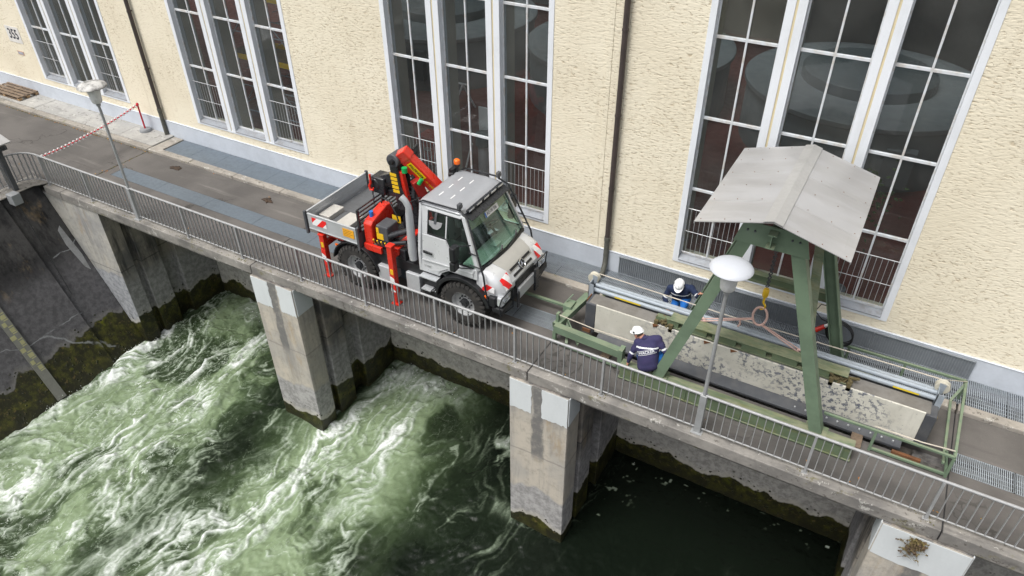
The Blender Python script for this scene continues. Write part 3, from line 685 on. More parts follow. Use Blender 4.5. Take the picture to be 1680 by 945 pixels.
# ================================================================== WATER
def water():
    st = .03; x0, x1, y0, y1 = -20.6, 5.0, -12.0, 3.24
    nx = int((x1-x0)/st)+1; ny = int((y1-y0)/st)+1
    X, Y = np.meshgrid(np.linspace(x0, x1, nx), np.linspace(y0, y1, ny))
    tabs = {}
    def vn(x, y, sd):
        if sd not in tabs: tabs[sd] = np.random.default_rng(sd).random((256, 256)).astype(np.float32)
        t = tabs[sd]; xi = np.floor(x).astype(np.int64); yi = np.floor(y).astype(np.int64); fx = x-xi; fy = y-yi
        fx = fx*fx*fx*(fx*(fx*6-15)+10); fy = fy*fy*fy*(fy*(fy*6-15)+10)
        a = t[yi & 255, xi & 255]; b = t[yi & 255, (xi+1) & 255]; c = t[(yi+1) & 255, xi & 255]; d = t[(yi+1) & 255, (xi+1) & 255]
        return a*(1-fx)*(1-fy)+b*fx*(1-fy)+c*(1-fx)*fy+d*fx*fy
    def fbm(x, y, sd, o=4, g=.5):
        s = 0; a = 1; n = 0
        for i in range(o): s = s+a*vn(x, y, sd+i); n += a; a *= g; x = x*2.03+17.3; y = y*2.03+5.1
        return s/n
    def ss(a, b, x): t = np.clip((x-a)/(b-a), 0, 1); return t*t*(3-2*t)
    # domain warp by swirls, stretched down-stream (-y)
    wx = fbm(X*.45, Y*.33, 100)-.5; wy = fbm(X*.45+31, Y*.33+7, 110)-.5
    wx2 = fbm(X*1.3, Y*1.0, 120)-.5; wy2 = fbm(X*1.3+9, Y*1.0+3, 130)-.5
    turb = np.clip(ss(-4.0, -7.0, X)+.30, 0, 1)
    U = X+2.2*wx*turb+.85*wx2*turb; V = Y+2.2*wy*turb+.85*wy2*turb
    def ridged(sx, sy, sd, o=4, p=3):
        s = 0; a = 1; n = 0; x = U*sx; y = V*sy
        for i in range(o):
            s = s+a*(1-np.abs(2*vn(x, y, sd+i)-1))**p; n += a; a *= .6; x = x*2.1+3.7; y = y*2.1+8.9
        return s/n
    edge = ss(0, .6, X-x0)*0+1
    # where the turbines discharge
    drift = np.clip(1.0-Y, 0, 20)
    wob = 1.5*wx+.5*wx2
    j1 = ss(-13.2, -15.4, X+wob)*ss(-20.2, -19.3, X)
    j1 = np.where(Y > -.3, ss(-13.3, -15.6, X+wob), j1)
    c2 = -10.9-.04*drift
    j2 = np.exp(-(np.abs(X+wob-c2)/(1.75+.06*drift))**2.6)
    j2 = j2*ss(-12.2, -11.6, X) if False else np.where(Y > -.2, j2*ss(-12.3, -11.5, X), j2)
    j3 = .35*ss(-4.0, -8, Y)*ss(-11.5, -13.0, X+wob)
    bay3 = ss(-7.6, -5.6, X+.6*wob)
    mk = np.clip(np.maximum(np.maximum(j1, j2), j3), 0, 1)
    mk = mk*(1-bay3)
    rip = fbm(U*.55, V*.38, 200, 5, .55)
    rip2 = fbm(U*1.4, V*.9, 210, 5, .6)
    milky = np.clip(mk*(1.0*ss(.36, .64, rip)*(.60+.6*ss(.32, .64, rip2))+.28), 0, 1)
    bright2 = np.exp(-((X+10.3)/1.7)**2-((Y+2.0)/3.2)**2); milky = np.clip(milky+.75*bright2*ss(.3, .6, rip), 0, 1)
    # foam: lacy filament webs, warped again at small scale, and streaks drawn out down-stream
    U2 = U+.30*(fbm(U*2.6, V*2.0, 700)-.5)+.07*(fbm(U*7, V*6, 710)-.5); V2 = V+.36*(fbm(U*2.6+5, V*2.0+9, 720)-.5)+.07*(fbm(U*7+5, V*6, 730)-.5)
    def lace(sx, sy, sd, w, o=3):
        s = 0; x = U2*sx; y = V2*sy; a = 1
        for i in range(o):
            s = np.maximum(s, a*np.clip(1-np.abs(2*vn(x, y, sd+i)-1)/w, 0, 1)); a *= .82; x = x*1.9+3.7; y = y*1.9+8.9
        return s
    # streaks: noise smeared along the swirling current (line integral convolution)
    psi = 2.6*fbm(X*.42, Y*.34, 800, 3)+.85*fbm(X*1.15, Y*.95, 810, 3)+.16*fbm(X*3.1, Y*2.7, 820, 2)
    gy, gx = np.gradient(psi, st); vx = gy*turb; vy = -gx*turb-1.0
    vl = np.sqrt(vx*vx+vy*vy)+1e-6; vx = vx/vl; vy = vy/vl
    def lic(sd, scale, steps, h):
        r = np.random.default_rng(sd).random((int(ny*scale)+2, int(nx*scale)+2)).astype(np.float32)
        acc = np.zeros_like(X); wsum = 0
        for sg in (1, -1):
            px_ = (X-x0)/st; py_ = (Y-y0)/st
            for k in range(steps):
                w = .5+.5*math.cos(math.pi*k/steps); fx = np.clip(px_*scale, 0, r.shape[1]-2.01); fy = np.clip(py_*scale, 0, r.shape[0]-2.01)
                i = fx.astype(int); j = fy.astype(int); a_ = fx-i; b_ = fy-j
                acc += w*((r[j, i]*(1-a_)+r[j, i+1]*a_)*(1-b_)+(r[j+1, i]*(1-a_)+r[j+1, i+1]*a_)*b_); wsum += w
                ii = np.clip(px_.astype(int), 0, nx-1); jj = np.clip(py_.astype(int), 0, ny-1)
                px_ = px_+sg*h*vx[jj, ii]; py_ = py_+sg*h*vy[jj, ii]
        acc /= wsum; return np.clip((acc-acc.mean())/(acc.std()*4)+.5, 0, 1)
    l1 = lic(901, .55, 18, 1.6); l2 = lic(902, .22, 16, 2.6); l3 = lic(903, .09, 12, 4.5)
    web = lace(.9, .55, 300, .16); web2 = lace(2.1, 1.3, 320, .20); thin = lace(1.1, .7, 340, .07, 2)
    l0 = lic(904, 1.0, 22, 1.3); strk = .16*l0+.32*l1+.33*l2+.19*l3
    zone = fbm(U*.62+4, V*.40, 385, 4, .55); zone2 = fbm(U2*1.7, V2*1.1, 390, 4, .6)
    cov = np.clip(ss(.36, .66, zone)+.45*j2*ss(2.9, 1.0, np.abs(Y+1.0)), 0, 1)
    fo = mk*(1-.30*ss(-16.5, -18.0, X))*(.32+.68*cov)*(2.35*(strk-.52)+.85*(zone2-.51)+.24*web+.22*web2+.11)
    fo = fo+mk*ss(.56, .74, zone)*(.0+1.6*(strk-.47))
    fo = np.maximum(fo, mk*(.50*thin+.9*(strk-.5)))
    seam = np.exp(-((X+12.0+.10*(Y-1)+.5*wx)/.55)**2)*ss(1.6, .4, Y)*ss(-9, -5, Y)+.8*np.exp(-((X+10.3+.30*(Y-1)+.6*wx)/.45)**2)*ss(2.6, 1.0, Y)*ss(-7, -3, Y)
    fo = fo+seam*(.12+1.7*(strk-.46))
    # filaments in the dark reach
    dk = (1-mk)*np.clip(ss(-3.4, -6.0, X)+.06, 0, 1)*ss(4.5, 2.0, Y)
    fo = np.maximum(fo, dk*(.50*thin*ss(.42, .6, zone)+.45*web*ss(.52, .66, zone)+.7*(strk-.55)))
    # along the left river wall and in the bay corners
    wl_ = np.exp(-((X-(-19.55+.25*wx+.0*Y))/.30)**2)*ss(1.8, .3, Y)*ss(-7, -1.5, Y)
    cr = np.exp(-((Y-2.75)/.5)**2)*(ss(-19, -17, X)*ss(-13.2, -15, X)+ss(-12.1, -11.5, X)*ss(-8.4, -10, X))*.8
    fo = fo+wl_*(.34+1.1*(strk-.5))+cr*(.40+.7*(rip-.5))
    sd = np.exp(-((X+11.75)/.30)**2)*ss(.2, 1.0, 3.2-np.abs(Y-.0))*(Y > -.4)*.55; fo = fo+sd*(.35+.9*(strk-.5))
    # bubbles strung along the calm bay's edges
    bub = vn(X*13, Y*13, 500)*vn(X*4.1, Y*4.1, 501)
    nb = ((np.exp(-((Y-2.95)/.22)**2)+np.exp(-((X-1.55)/.13)**2)*(Y > 0)+.8*np.exp(-((X+3.9+.3*wx2)/.5)**2)*(Y > .6))*(X > -4.4))
    fo = np.maximum(fo, nb*ss(.56, .70, bub)*.45)
    sp = np.exp(-((X+6.0)/.35)**2-((Y+.1)/.25)**2); fo = fo+sp*.5*strk
    pil = np.exp(-((X+2.8)/2.0)**2-((Y+2.3)/.35)**2); fo = np.maximum(fo, pil*(thin+.3*web2-.3)*.9)
    fo = np.clip(fo, 0, 1.2)
    # heights
    big = fbm(U*.35, V*.27, 600, 3)-.5; mid = fbm(U*1.1, V*.8, 620, 4)-.5; small = fbm(U*3.5, V*2.6, 640, 3)-.5; tiny = fbm(X*7, Y*7, 660, 2)-.5
    act = .12+.88*np.clip(mk+.35*dk, 0, 1)
    Z = act*(.42*big+.22*mid+.10*small+.03*tiny)+.03*small+.016*tiny+.07*np.clip(fo, 0, 1)*act
    Z += wl_*(.07+.35*mid)+cr*.06
    fade = ss(x1, x1-1.5, X)*ss(y0, y0+1.5, Y); Z = Z*fade+ZW
    # colours of the water body
    d0 = np.array([.0055, .0085, .0055]); d1 = np.array([.015, .023, .013]); g1 = np.array([.050, .075, .035]); g2 = np.array([.188, .247, .143])
    t0 = ss(-3.5, -9, X)*ss(.35, .7, rip+.2*mk); col = d0+(d1-d0)*t0[..., None]
    col = col+(g1-col)*np.clip(milky*2.0, 0, 1)[..., None]; col = col+(g2-col)*np.clip(milky*1.6-.62, 0, 1)[..., None]
    me = bpy.data.meshes.new('river_water')
    V3 = np.stack([X, Y, Z], -1).reshape(-1, 3).astype(np.float32); nv = len(V3)
    ix = np.arange(nx-1)[None, :]+np.arange(ny-1)[:, None]*nx
    Q = np.stack([ix, ix+1, ix+1+nx, ix+nx], -1).reshape(-1, 4)
    # frame of open water round the detailed sheet
    fr = [(x1, -80), (80, -80), (80, 3.24), (x1, 3.24), (-60, -80), (x1, y0), (-60, y0), (x1, -80)]
    extra = np.array([(a, b, ZW) for a, b in ((x1, -80), (80, -80), (80, 3.24), (x1, 3.24), (-60, -80), (x1, -80), (x1, y0), (-60, y0))], np.float32)
    V3 = np.vstack([V3, extra]); Q = np.vstack([Q, [[nv, nv+1, nv+2, nv+3], [nv+4, nv+5, nv+6, nv+7]]])
    me.vertices.add(len(V3)); me.vertices.foreach_set('co', V3.ravel())
    me.loops.add(len(Q)*4); me.loops.foreach_set('vertex_index', Q.ravel().astype(np.int32))
    me.polygons.add(len(Q)); me.polygons.foreach_set('loop_start', np.arange(0, len(Q)*4, 4, dtype=np.int32))
    me.polygons.foreach_set('use_smooth', np.ones(len(Q), bool)); me.update(calc_edges=True)
    at = me.attributes.new('foam', 'FLOAT', 'POINT'); at.data.foreach_set('value', np.concatenate([fo.ravel(), np.zeros(8)]).astype(np.float32))
    c4 = np.ones((len(V3), 4), np.float32); c4[:nv, :3] = col.reshape(-1, 3); c4[nv:, :3] = d0
    lz = np.clip(mk*(.35+.75*ss(.34, .62, zone))+.10*dk, 0, 1); at = me.attributes.new('lacing', 'FLOAT', 'POINT'); at.data.foreach_set('value', np.concatenate([lz.ravel(), np.zeros(8)]).astype(np.float32))
    at = me.attributes.new('body', 'FLOAT_COLOR', 'POINT'); at.data.foreach_set('color', c4.ravel())
    t = NT('river_water'); p = t.pos()
    foam = t.n('Attribute', attribute_name='foam').outputs['Fac']; body = t.n('Attribute', attribute_name='body').outputs['Color']
    ps = t.scl(p, (1.6, 1.0, 1))
    n1 = t.noise(ps, 7, 6, .72, .6); n2 = t.noise(ps, 22, 4, .7)
    f = t.math('MULTIPLY', foam, t.math('ADD', t.math('MULTIPLY', n1, 1.5), t.math('MULTIPLY', n2, .6)))
    lac = t.n('Attribute', attribute_name='lacing').outputs['Fac']
    dv = t.n('VectorMath', {0: ps, 1: t.n('VectorMath', {0: t.n('TexNoise', {'Vector': ps, 'Scale': 1.6, 'Detail': 5, 'Roughness': .6}).outputs['Color'], 'Scale': .9}, operation='SCALE').outputs[0]}, operation='ADD').outputs[0]
    for sc_, wd, am in ((2.6, .030, .75), (5.5, .040, .55), (11.0, .05, .22)):
        l_ = t.math('ABSOLUTE', t.math('SUBTRACT', t.noise(t.scl(dv, (1.35, .8, 1)), sc_, 2, .5), .5))
        l_ = t.math('MULTIPLY', t.ramp(l_, wd, 0), t.ramp(t.noise(ps, sc_*.55, 3), .46, .62)); f = t.math('MAXIMUM', f, t.math('MULTIPLY', t.math('MULTIPLY', l_, lac), am))
    fm = t.ramp(f, .14, 1.18); soft = t.ramp(f, .0, .40, 0, .55)
    col = t.mix(soft, body, (.285, .355, .25)); col = t.mix(fm, col, (.68, .71, .69))
    rg = t.ramp(fm, 0, 1, .10, .75)
    nm = t.bump(t.math('ADD', t.math('MULTIPLY', n1, .7), t.math('MULTIPLY', n2, .5)), .34, .05)
    me.materials.append(t.finish(col, rg, 0, nm, .3, IOR=1.33))
    o = link(bpy.data.objects.new('river_water', me)); o['kind'] = 'structure'
    # airborne drops above the broken water
    cand = np.argwhere((fo > .55) & (rng.random(fo.shape) < .012)); mb = MB()
    pick = cand[rng.permutation(len(cand))[:1100]]
    wc = np.argwhere((wl_+cr > .45) & (rng.random(fo.shape) < .05)); pick = np.vstack([pick, wc[rng.permutation(len(wc))[:900]]])
    for j, i in pick:
        s_ = .004+.010*rng.random()**2; q = Vector((float(X[j, i]), float(Y[j, i]), float(Z[j, i])+.01+.16*float(rng.random())**2))
        mb.add([q+Vector((s_, 0, -s_)), q+Vector((-s_, s_, -s_)), q+Vector((-s_, -s_, -s_)), q+Vector((0, 0, s_*1.6))], [(0, 1, 3), (1, 2, 3), (2, 0, 3), (0, 2, 1)])
    struct('water_spray', mb, mat('spray', (.75, .78, .76), .4, amt=.1), 'stuff')
water()
# ================================================================== RAILING AND STREET FURNITURE
rl = root('bridge_railing', (-8, 0, 0), 'long grey steel railing with thin upright bars along the bridge edge', 'railing')
PX = [.31+2.017*k for k in range(-11, 5)]
curve = [(-22.05, .0), (-22.30, -.04), (-22.52, -.15), (-22.68, -.36), (-22.74, -.65), (-22.74, -1.1), (-22.70, -1.8), (-22.66, -2.6), (-22.62, -4), (-22.6, -6)]
top = [(PX[-1], 0, .965)]+[(x, y, .965) for x, y in curve]
low = [(PX[-1], 0, .105)]+[(x, y, .105) for x, y in curve]
part('top_rail', MB().tube(top, .029, 10), M['rail'], rl)
part('bottom_rail', MB().tube(low, .016, 6), M['rail'], rl)
bal = MB().box(-.0065, -.019, .105, .0065, .019, .955).mesh('baluster', M['rail'])
pst = MB().box(-.022, -.035, 0, .022, .035, .95).box(-.05, -.05, 0, .05, .05, .008).mesh('post', M['rail'])
LAMPS = (-17.84, -1.707)
for i, x in enumerate(PX):
    if x < -22.0: continue
    if min(abs(x-l) for l in LAMPS) > .1: inst('post', pst, rl, (x, 0, .001))
    if i+1 < len(PX):
        for j in range(1, 14): inst('baluster', bal, rl, (x+2.017*j/14, 0, 0))
d = 0.0; acc = 0.0
for (xa, ya), (xb, yb) in zip(curve[:-1], curve[1:]):
    L = math.hypot(xb-xa, yb-ya); s_ = .144-acc
    while s_ < L: inst('baluster', bal, rl, (xa+(xb-xa)*s_/L, ya+(yb-ya)*s_/L, 0)); s_ += .144
    acc = (acc+L) % .144
inst('post', pst, rl, (-22.74, -.72, .016)); inst('post', pst, rl, (-22.64, -3, .016))

def lamp(x, label, dirty):
    t = root('lamp_post', (x, 0, 0), label, 'lamp', 'lamp posts at the railing')
    part('socket', MB().box(x-.065, -.06, .0, x+.065, .06, .98), M['pole'], t, .012)
    part('base_plate', MB().box(x-.11, -.1, .001, x+.11, .1, .014), M['pole'], t)
    part('pole', MB().cyl((x, 0, .982), (x, 0, 3.48), .038, .034, n=16), M['pole'], t)
    part('collar', MB().cyl((x, 0, 3.34), (x, 0, 3.42), .055, .060, n=20), M['pole'], t)
    part('globe', MB().lathe((x, 0, 3.5), (0,0,1), [(.105, -.078), (.125, -.05), (.135, .05), (.15, .18), (.175, .30), (.175, .33)], 28), M['opal'], t)
    part('shade', MB().lathe((x, 0, 3.83), (0,0,1), [(.12, .0), (.345, .0), (.355, .012), (.35, .028), (.32, .06), (.26, .095), (.18, .12), (.08, .135), (.01, .138)], 40), M['dirtyshade' if dirty else 'shade'], t)
lamp(LAMPS[1], 'lamp post with clean white saucer shade in front of the gantry', False)
lamp(LAMPS[0], 'lamp post with dirty blackened shade left of the truck', True)

# sheet metal hood on a dark post at the railing's curve
t = root('metal_hood', (-22.45, -.72, 0), 'grey sheet metal hood on a dark post at the left picture edge', 'hood')
part('post', MB().box(-22.51, -.78, .0, -22.38, -.65, 1.5), M['darksteel'], t, .01)
part('roof_sheet', MB().prism([(-23.3, 1.62), (-22.62, 1.86), (-21.92, 1.64), (-21.92, 1.61), (-22.62, 1.83), (-23.3, 1.59)], 'y', -1.5, -.52), M['sheet'], t)
part('bracket', MB().tube([(-22.0, -.7, 1.6), (-21.98, -.7, 1.45), (-22.1, -.7, 1.40), (-22.25, -.7, 1.45)], .02, 6).box(-22.6, -.95, 1.38, -22.1, -.6, 1.50), M['darksteel'], t)

# red barrier post with chain
t = root('barrier_post', (-22.36, 3.88, .1), 'red plastic barrier post on a round grey foot by the facade', 'post')
part('foot', MB().lathe((-22.36, 3.86, .1), (0,0,1), [(.20, .003), (.20, .05), (.17, .09), (.04, .10)], 28), M['greybase'], t)
part('pole', MB().cyl((-22.36, 3.86, .2), (-22.36, 3.86, 1.0), .028, n=12), M['redpole'], t)
part('cap', MB().lathe((-22.36, 3.86, 1.0), (0,0,1), [(.03, .002), (.045, .02), (.045, .07), (.02, .10)], 16), M['redpole'], t)
ch = root('barrier_chain', (-22.2, 2.0, .9), 'red and white plastic chain from the barrier post to the railing', 'chain')
A = Vector((-22.36, 3.86, 1.04)); B = Vector((-21.75, .03, .955)); n = 54
lk = [MB().torus((0, 0, 0), (0, 0, 1), .050, .017, 10, 6, sx=.62).mesh('link', M[k]) for k in ('redpole', 'white')]
for i in range(n):
    f = (i+.5)/n; p = A.lerp(B, f)-Vector((0, 0, .10*4*f*(1-f))); q = A.lerp(B, f+.01)-Vector((0, 0, .10*4*(f+.01)*(1-f-.01)))
    dr = (q-p).normalized()
    o = inst('link', lk[i % 2], ch, p); o.rotation_mode = 'QUATERNION'
    o.rotation_quaternion = dr.to_track_quat('Y', 'Z') @ Matrix.Rotation(R(90)*(i % 2)+.4, 4, 'Y').to_quaternion()

# pallet
t = root('wooden_pallet', (-29.5, 3.66, .1), 'weathered wooden pallet lying on the pavement by the facade', 'pallet')
for i in range(5): y = 3.30+i*.175; part('deck_board', MB().box(-30.5, y, .222, -28.62, y+.12, .245), M['wood'], t, .004)
for xx in (-30.5, -29.62, -28.74): part('cross_board', MB().box(xx, 3.30, .2, xx+.12, 4.12-.02, .2215), M['wood'], t)
for xx in (-30.5, -29.62, -28.74):
    for y in (3.31, 3.62, 3.96): part('block', MB().box(xx, y, .125, xx+.12, y+.12, .1995), M['woodend'], t)
for y in (3.31, 3.62, 3.96): part('bottom_board', MB().box(-30.5, y, .104, -28.62, y+.11, .1245), M['wood'], t)

# fallen leaves, dirt, moss
mb = MB()
def leaf(x, y, z, s):
    a = random.uniform(0, 6.3); d = Vector((math.cos(a), math.sin(a), random.uniform(-.1, .3)))*s; e = Vector((-math.sin(a), math.cos(a), random.uniform(0, .4)))*s*.45; q = Vector((x, y, z+.012))
    mb.add([q-d, q+e, q+d, q-e], [(0, 1, 2, 3)])
for i in range(70): leaf(random.uniform(-29, 5), random.choice([2.9, 2.88, 3.0, random.uniform(.2, 2.8), random.uniform(.15, .4)]), 0, random.uniform(.018, .04))
for i in range(60): leaf(random.uniform(-28, -21), 2.92+random.gauss(0, .03), 0, random.uniform(.015, .035))
for i in range(14): leaf(random.uniform(-21.3, -21.05), random.uniform(.6, 2.2), 0, random.uniform(.02, .03))
struct('fallen_leaves', mb, M['leaf'], 'stuff')
mb = MB()
for i in range(1100):
    r_ = random.random()
    if r_ < .45: x, y, z = random.uniform(-29, -20.9), 2.945+random.gauss(0, .02), 0
    elif r_ < .75: x = random.choice(PX)+random.gauss(0, .08); y = random.gauss(-.03, .045); z = .0
    elif r_ < .85: x, y, z = -21.2+random.gauss(0, .015), random.uniform(.1, 2.9), 0
    else: x, y, z = random.uniform(-20, -12)+0, random.uniform(-.13, -.03), 0
    s_ = random.uniform(.006, .018); mb.add([(x-s_, y, z), (x, y-s_, z), (x+s_, y, z), (x, y+s_, z), (x, y, z+s_*.7)], [(0, 1, 4), (1, 2, 4), (2, 3, 4), (3, 0, 4)])
struct('moss_tufts', mb, M['moss'], 'stuff')
def dirt(x, y, s_, label):
    mb = MB(); rings = []; ph = [random.uniform(.6, 1.3) for _ in range(20)]
    for r_, z in ((1, .001), (.8, .02), (.5, .03), (.2, .035), (.02, .03)): rings.append([(x+math.cos(a)*r_*s_*1.3*ph[i], y+math.sin(a)*r_*s_*.75*ph[i], z+random.uniform(0, .012)*(r_ < 1)) for i, a in enumerate(np.linspace(0, 2*math.pi, 21)[:-1])])
    single('dirt_clump', mb.frustum(rings), M['stain'], label, 'dirt', (x, y, 0), 'clumps of wet leaves')
dirt(-15.42, 2.5, .16, 'dark clump of wet leaves on the asphalt close behind the truck')
dirt(-19.4, 2.6, .17, 'dark clump of wet leaves on the asphalt near the left lamp post')
# weeds hanging on the right pier
t = root('hanging_weeds', (2.35, -.24, -.3), 'dry brown weeds hanging on the white right pier', 'weeds')
mb = MB()
for k in range(34):
    x = 2.33+random.gauss(0, .09); z = -.32; y = -.24; pts = []
    L = random.uniform(.12, .55)
    for j in range(6): f = j/5; pts.append((x+random.gauss(0, .025)+(random.random()-.6)*.3*f, y-.02-.05*f+random.gauss(0, .012), z-L*f))
    mb.tube(pts, .003, 4)
    for j in range(16):
        f = random.random(); q = Vector(pts[min(int(f*5), 5)]); d = Vector((random.gauss(0, 1), -abs(random.gauss(0, .6)), random.gauss(-.3, 1))).normalized()*random.uniform(.02, .05); e = d.orthogonal().normalized()*.014
        mb.add([q, q+d*.5+e, q+d, q+d*.5-e], [(0, 1, 2, 3)])
part('stems', mb, M['dryplant'], t, kind='stuff')

# ================================================================== GANTRY
GX = -1.27
g = root('lifting_gantry', (GX, 1.85, 0), 'green steel gantry with a grey sheet metal gable roof over the bridge', 'gantry')
YN, YFA = .78, 2.95
for y, nm in ((YN, 0), (YFA, 1)):
    zb = .36
    yb = y-.05 if nm == 0 else y
    part('base_beam', MB().box(-3.60, yb-.10, .045, .96, yb+.10, .335).box(-3.62, yb-.125, .336, .98, yb+.125, .359).box(-3.62, yb-.125, .02, .98, yb+.125, .044), M['greenold'], g, .004)
    for xx in (-3.3, -2.2, -1.1, 0.0, .8): part('beam_rib', MB().box(xx, yb-.122, .046, xx+.02, yb-.101, .334), M['greenold'], g)
    for s in (-1, 1):
        p0 = Vector((GX+s*1.55, y, zb)); p1 = Vector((GX+s*.30, y, 4.42))
        part('leg', MB().ibeam(p0, p1, .22, .22, .018, .014, up=(s, 0, 0)).beam(p0+Vector((0, -.105 if nm == 0 else .105, 0)), p1+Vector((0, -.105 if nm == 0 else .105, 0)), .012, .215, up=(s, 0, 0)), M['green'], g)
        part('foot_plate', MB().box(p0.x-.2, y-.13, zb+.001, p0.x+.2, y+.13, zb+.02), M['greenold'], g)
    part('head_plate', MB().prism([(GX-.62, 3.98), (GX+.62, 3.98), (GX+.50, 4.40), (GX-.50, 4.40)], 'y', y-.145 if nm == 0 else y+.125, y-.125 if nm == 0 else y+.145), M['green'], g)
    mb = MB()
    for bx in (-.42, -.3, .3, .42): mb.cyl((GX+bx, y-.17, 4.25), (GX+bx, y-.14, 4.25), .018, n=6)
    part('bolts', mb, M['darksteel'], g, kind='stuff')
part('runway_beam', MB().ibeam((GX, .45, 4.22), (GX, 3.25, 4.22), .26, .14, .02, .014), M['green'], g)
part('tie_beam', MB().ibeam((GX-1.05, YFA+.16, 1.72), (GX+1.05, YFA+.16, 1.72), .20, .16, .016, .014, up=(0, 0, 1)), M['greenold'], g)
for s in (1,): part('brace', MB().beam((GX+s*.95, YN+.1, 2.25), (GX+s*.48, YFA-.05, 3.8), .16, .05), M['greenold'], g)
part('brace', MB().beam((GX-.95, YN+.1, 2.25), (GX-.48, YFA-.05, 3.8), .16, .05), M['greenold'], g)
part('hanger_plate', MB().box(GX-.10, YFA-.35, 3.45, GX+.22, YFA-.30, 3.98), M['darksteel'], g)
ZR, ZE, HW, RY0, RY1 = 4.72, 4.385, 1.22, .22, 3.28
rf = part('roof_frame', MB().beam((GX-1.05, .5, 4.40), (GX-1.05, 3.0, 4.40), .05, .05).beam((GX+1.05, .5, 4.40), (GX+1.05, 3.0, 4.40), .05, .05), M['green'], g)
for s in (-1, 1):
    ys = [RY0, 1.0, 2.1, RY1]
    for i in range(3):
        a, b = ys[i]+(.0 if i == 0 else -.02), ys[i+1]; e = .003*i
        part('roof_sheet', MB().prism([(GX, ZR+e), (GX+s*HW, ZE+e), (GX+s*HW, ZE-.014+e), (GX, ZR-.014+e)], 'y', a, b), M['sheet'], rf)
    sc2 = MB(); sl_ = Vector((s*HW, 0, ZE-ZR)); nrm_ = Vector((s*(ZR-ZE), 0, HW)).normalized()
    for y in (.30, 1.04, 1.6, 2.14, 2.7, 3.2):
        for f_ in (.3, .62, .93): q = Vector((GX, y, ZR+.006))+sl_*f_; sc2.cyl(q, q+nrm_*.006, .009, n=6)
    part('roof_screws', sc2, M['rust'], rf, kind='stuff')
    part('eave_lip', MB().beam((GX+s*HW, RY0, ZE-.02), (GX+s*HW, RY1, ZE-.02), .006, .045), M['sheet'], rf)
part('ridge_cap', MB().prism([(GX-.15, ZR-.018), (GX, ZR+.026), (GX+.15, ZR-.018), (GX+.15, ZR-.026), (GX, ZR+.017), (GX-.15, ZR-.026)], 'y', RY0-.01, RY1+.01), mat('ridge_sheet', (.47, .465, .45), .4, .35, amt=.3), rf)

# chain hoist
h = root('chain_hoist', (GX, 1.9, 4.0), 'black chain hoist with a yellow hook hanging under the gantry roof', 'hoist')
part('body', MB().box(GX-.16, 1.7, 3.62, GX+.16, 2.15, 4.02), M['black'], h, .03)
cl = MB().torus((0, 0, 0), (1, 0, 0), .036, .012, 10, 5, sx=.62).mesh('chain_link', M['darksteel'])
cx_, cy_ = GX-.04, 1.9
for i in range(26):
    o = inst('chain_link', cl, h, (cx_, cy_, 3.60-i*.048)); o.rotation_euler = (0, 0, R(90)*(i % 2)+.3)
part('hook_block', MB().lathe((cx_, cy_, 2.33), (0,0,-1), [(.04, 0), (.06, .03), (.06, .15), (.04, .20)], 16), M['yellow'], h)
part('hook', MB().tube([(cx_, cy_, 2.12), (cx_, cy_, 2.0), (cx_+.05, cy_, 1.93), (cx_+.04, cy_, 1.86), (cx_-.02, cy_, 1.83), (cx_-.07, cy_, 1.87)], [.022, .022, .021, .02, .016, .010], 8), M['yellow'], h)
ZL = .92
sl = root('rope_sling', (cx_, cy_, 1.6), 'pink rope sling with an oval ring spread from the yellow hook', 'sling')
part('ring', MB().tube([(cx_+.135*math.cos(a), cy_, 1.66+(.22*math.sin(a) if abs(math.sin(a)) < 2 else 0)) for a in np.linspace(0, 2*math.pi, 25)[:-1]], .024, 8, 0, True), M['rope'], sl)
def rope(p, q, r_=.017, tw=.0125, n=60):
    p = Vector(p); q = Vector(q); d = (q-p).normalized(); a = d.orthogonal().normalized(); b = d.cross(a); mb = MB()
    for ph in (0, 2.1, 4.2):
        mb.tube([p.lerp(q, i/n)+(a*math.cos(ph+i*1.1)+b*math.sin(ph+i*1.1))*tw*.6 for i in range(n+1)], tw*.62, 5)
    return mb
EL = Vector((-2.42, 2.02, ZL+.12)); ER = Vector((-.42, 2.02, ZL+.10))
for off in (-.045, .045):
    part('rope', rope((cx_-.12, cy_+off*.4, 1.55), EL+Vector((0, off, 0))), M['rope'], sl)
    part('rope', rope((cx_+.08, cy_+off*.4, 1.47), ER+Vector((0, off, 0))), M['rope'], sl)
part('knot', MB().torus(EL, (0, 1, .2), .06, .03, 14, 8).torus(ER, (0, 1, .2), .06, .03, 14, 8).tube([(cx_-.35, cy_, 1.44), (cx_-.33, cy_-.02, 1.34), (cx_-.36, cy_, 1.26)], .022, 6), M['rope'], sl)

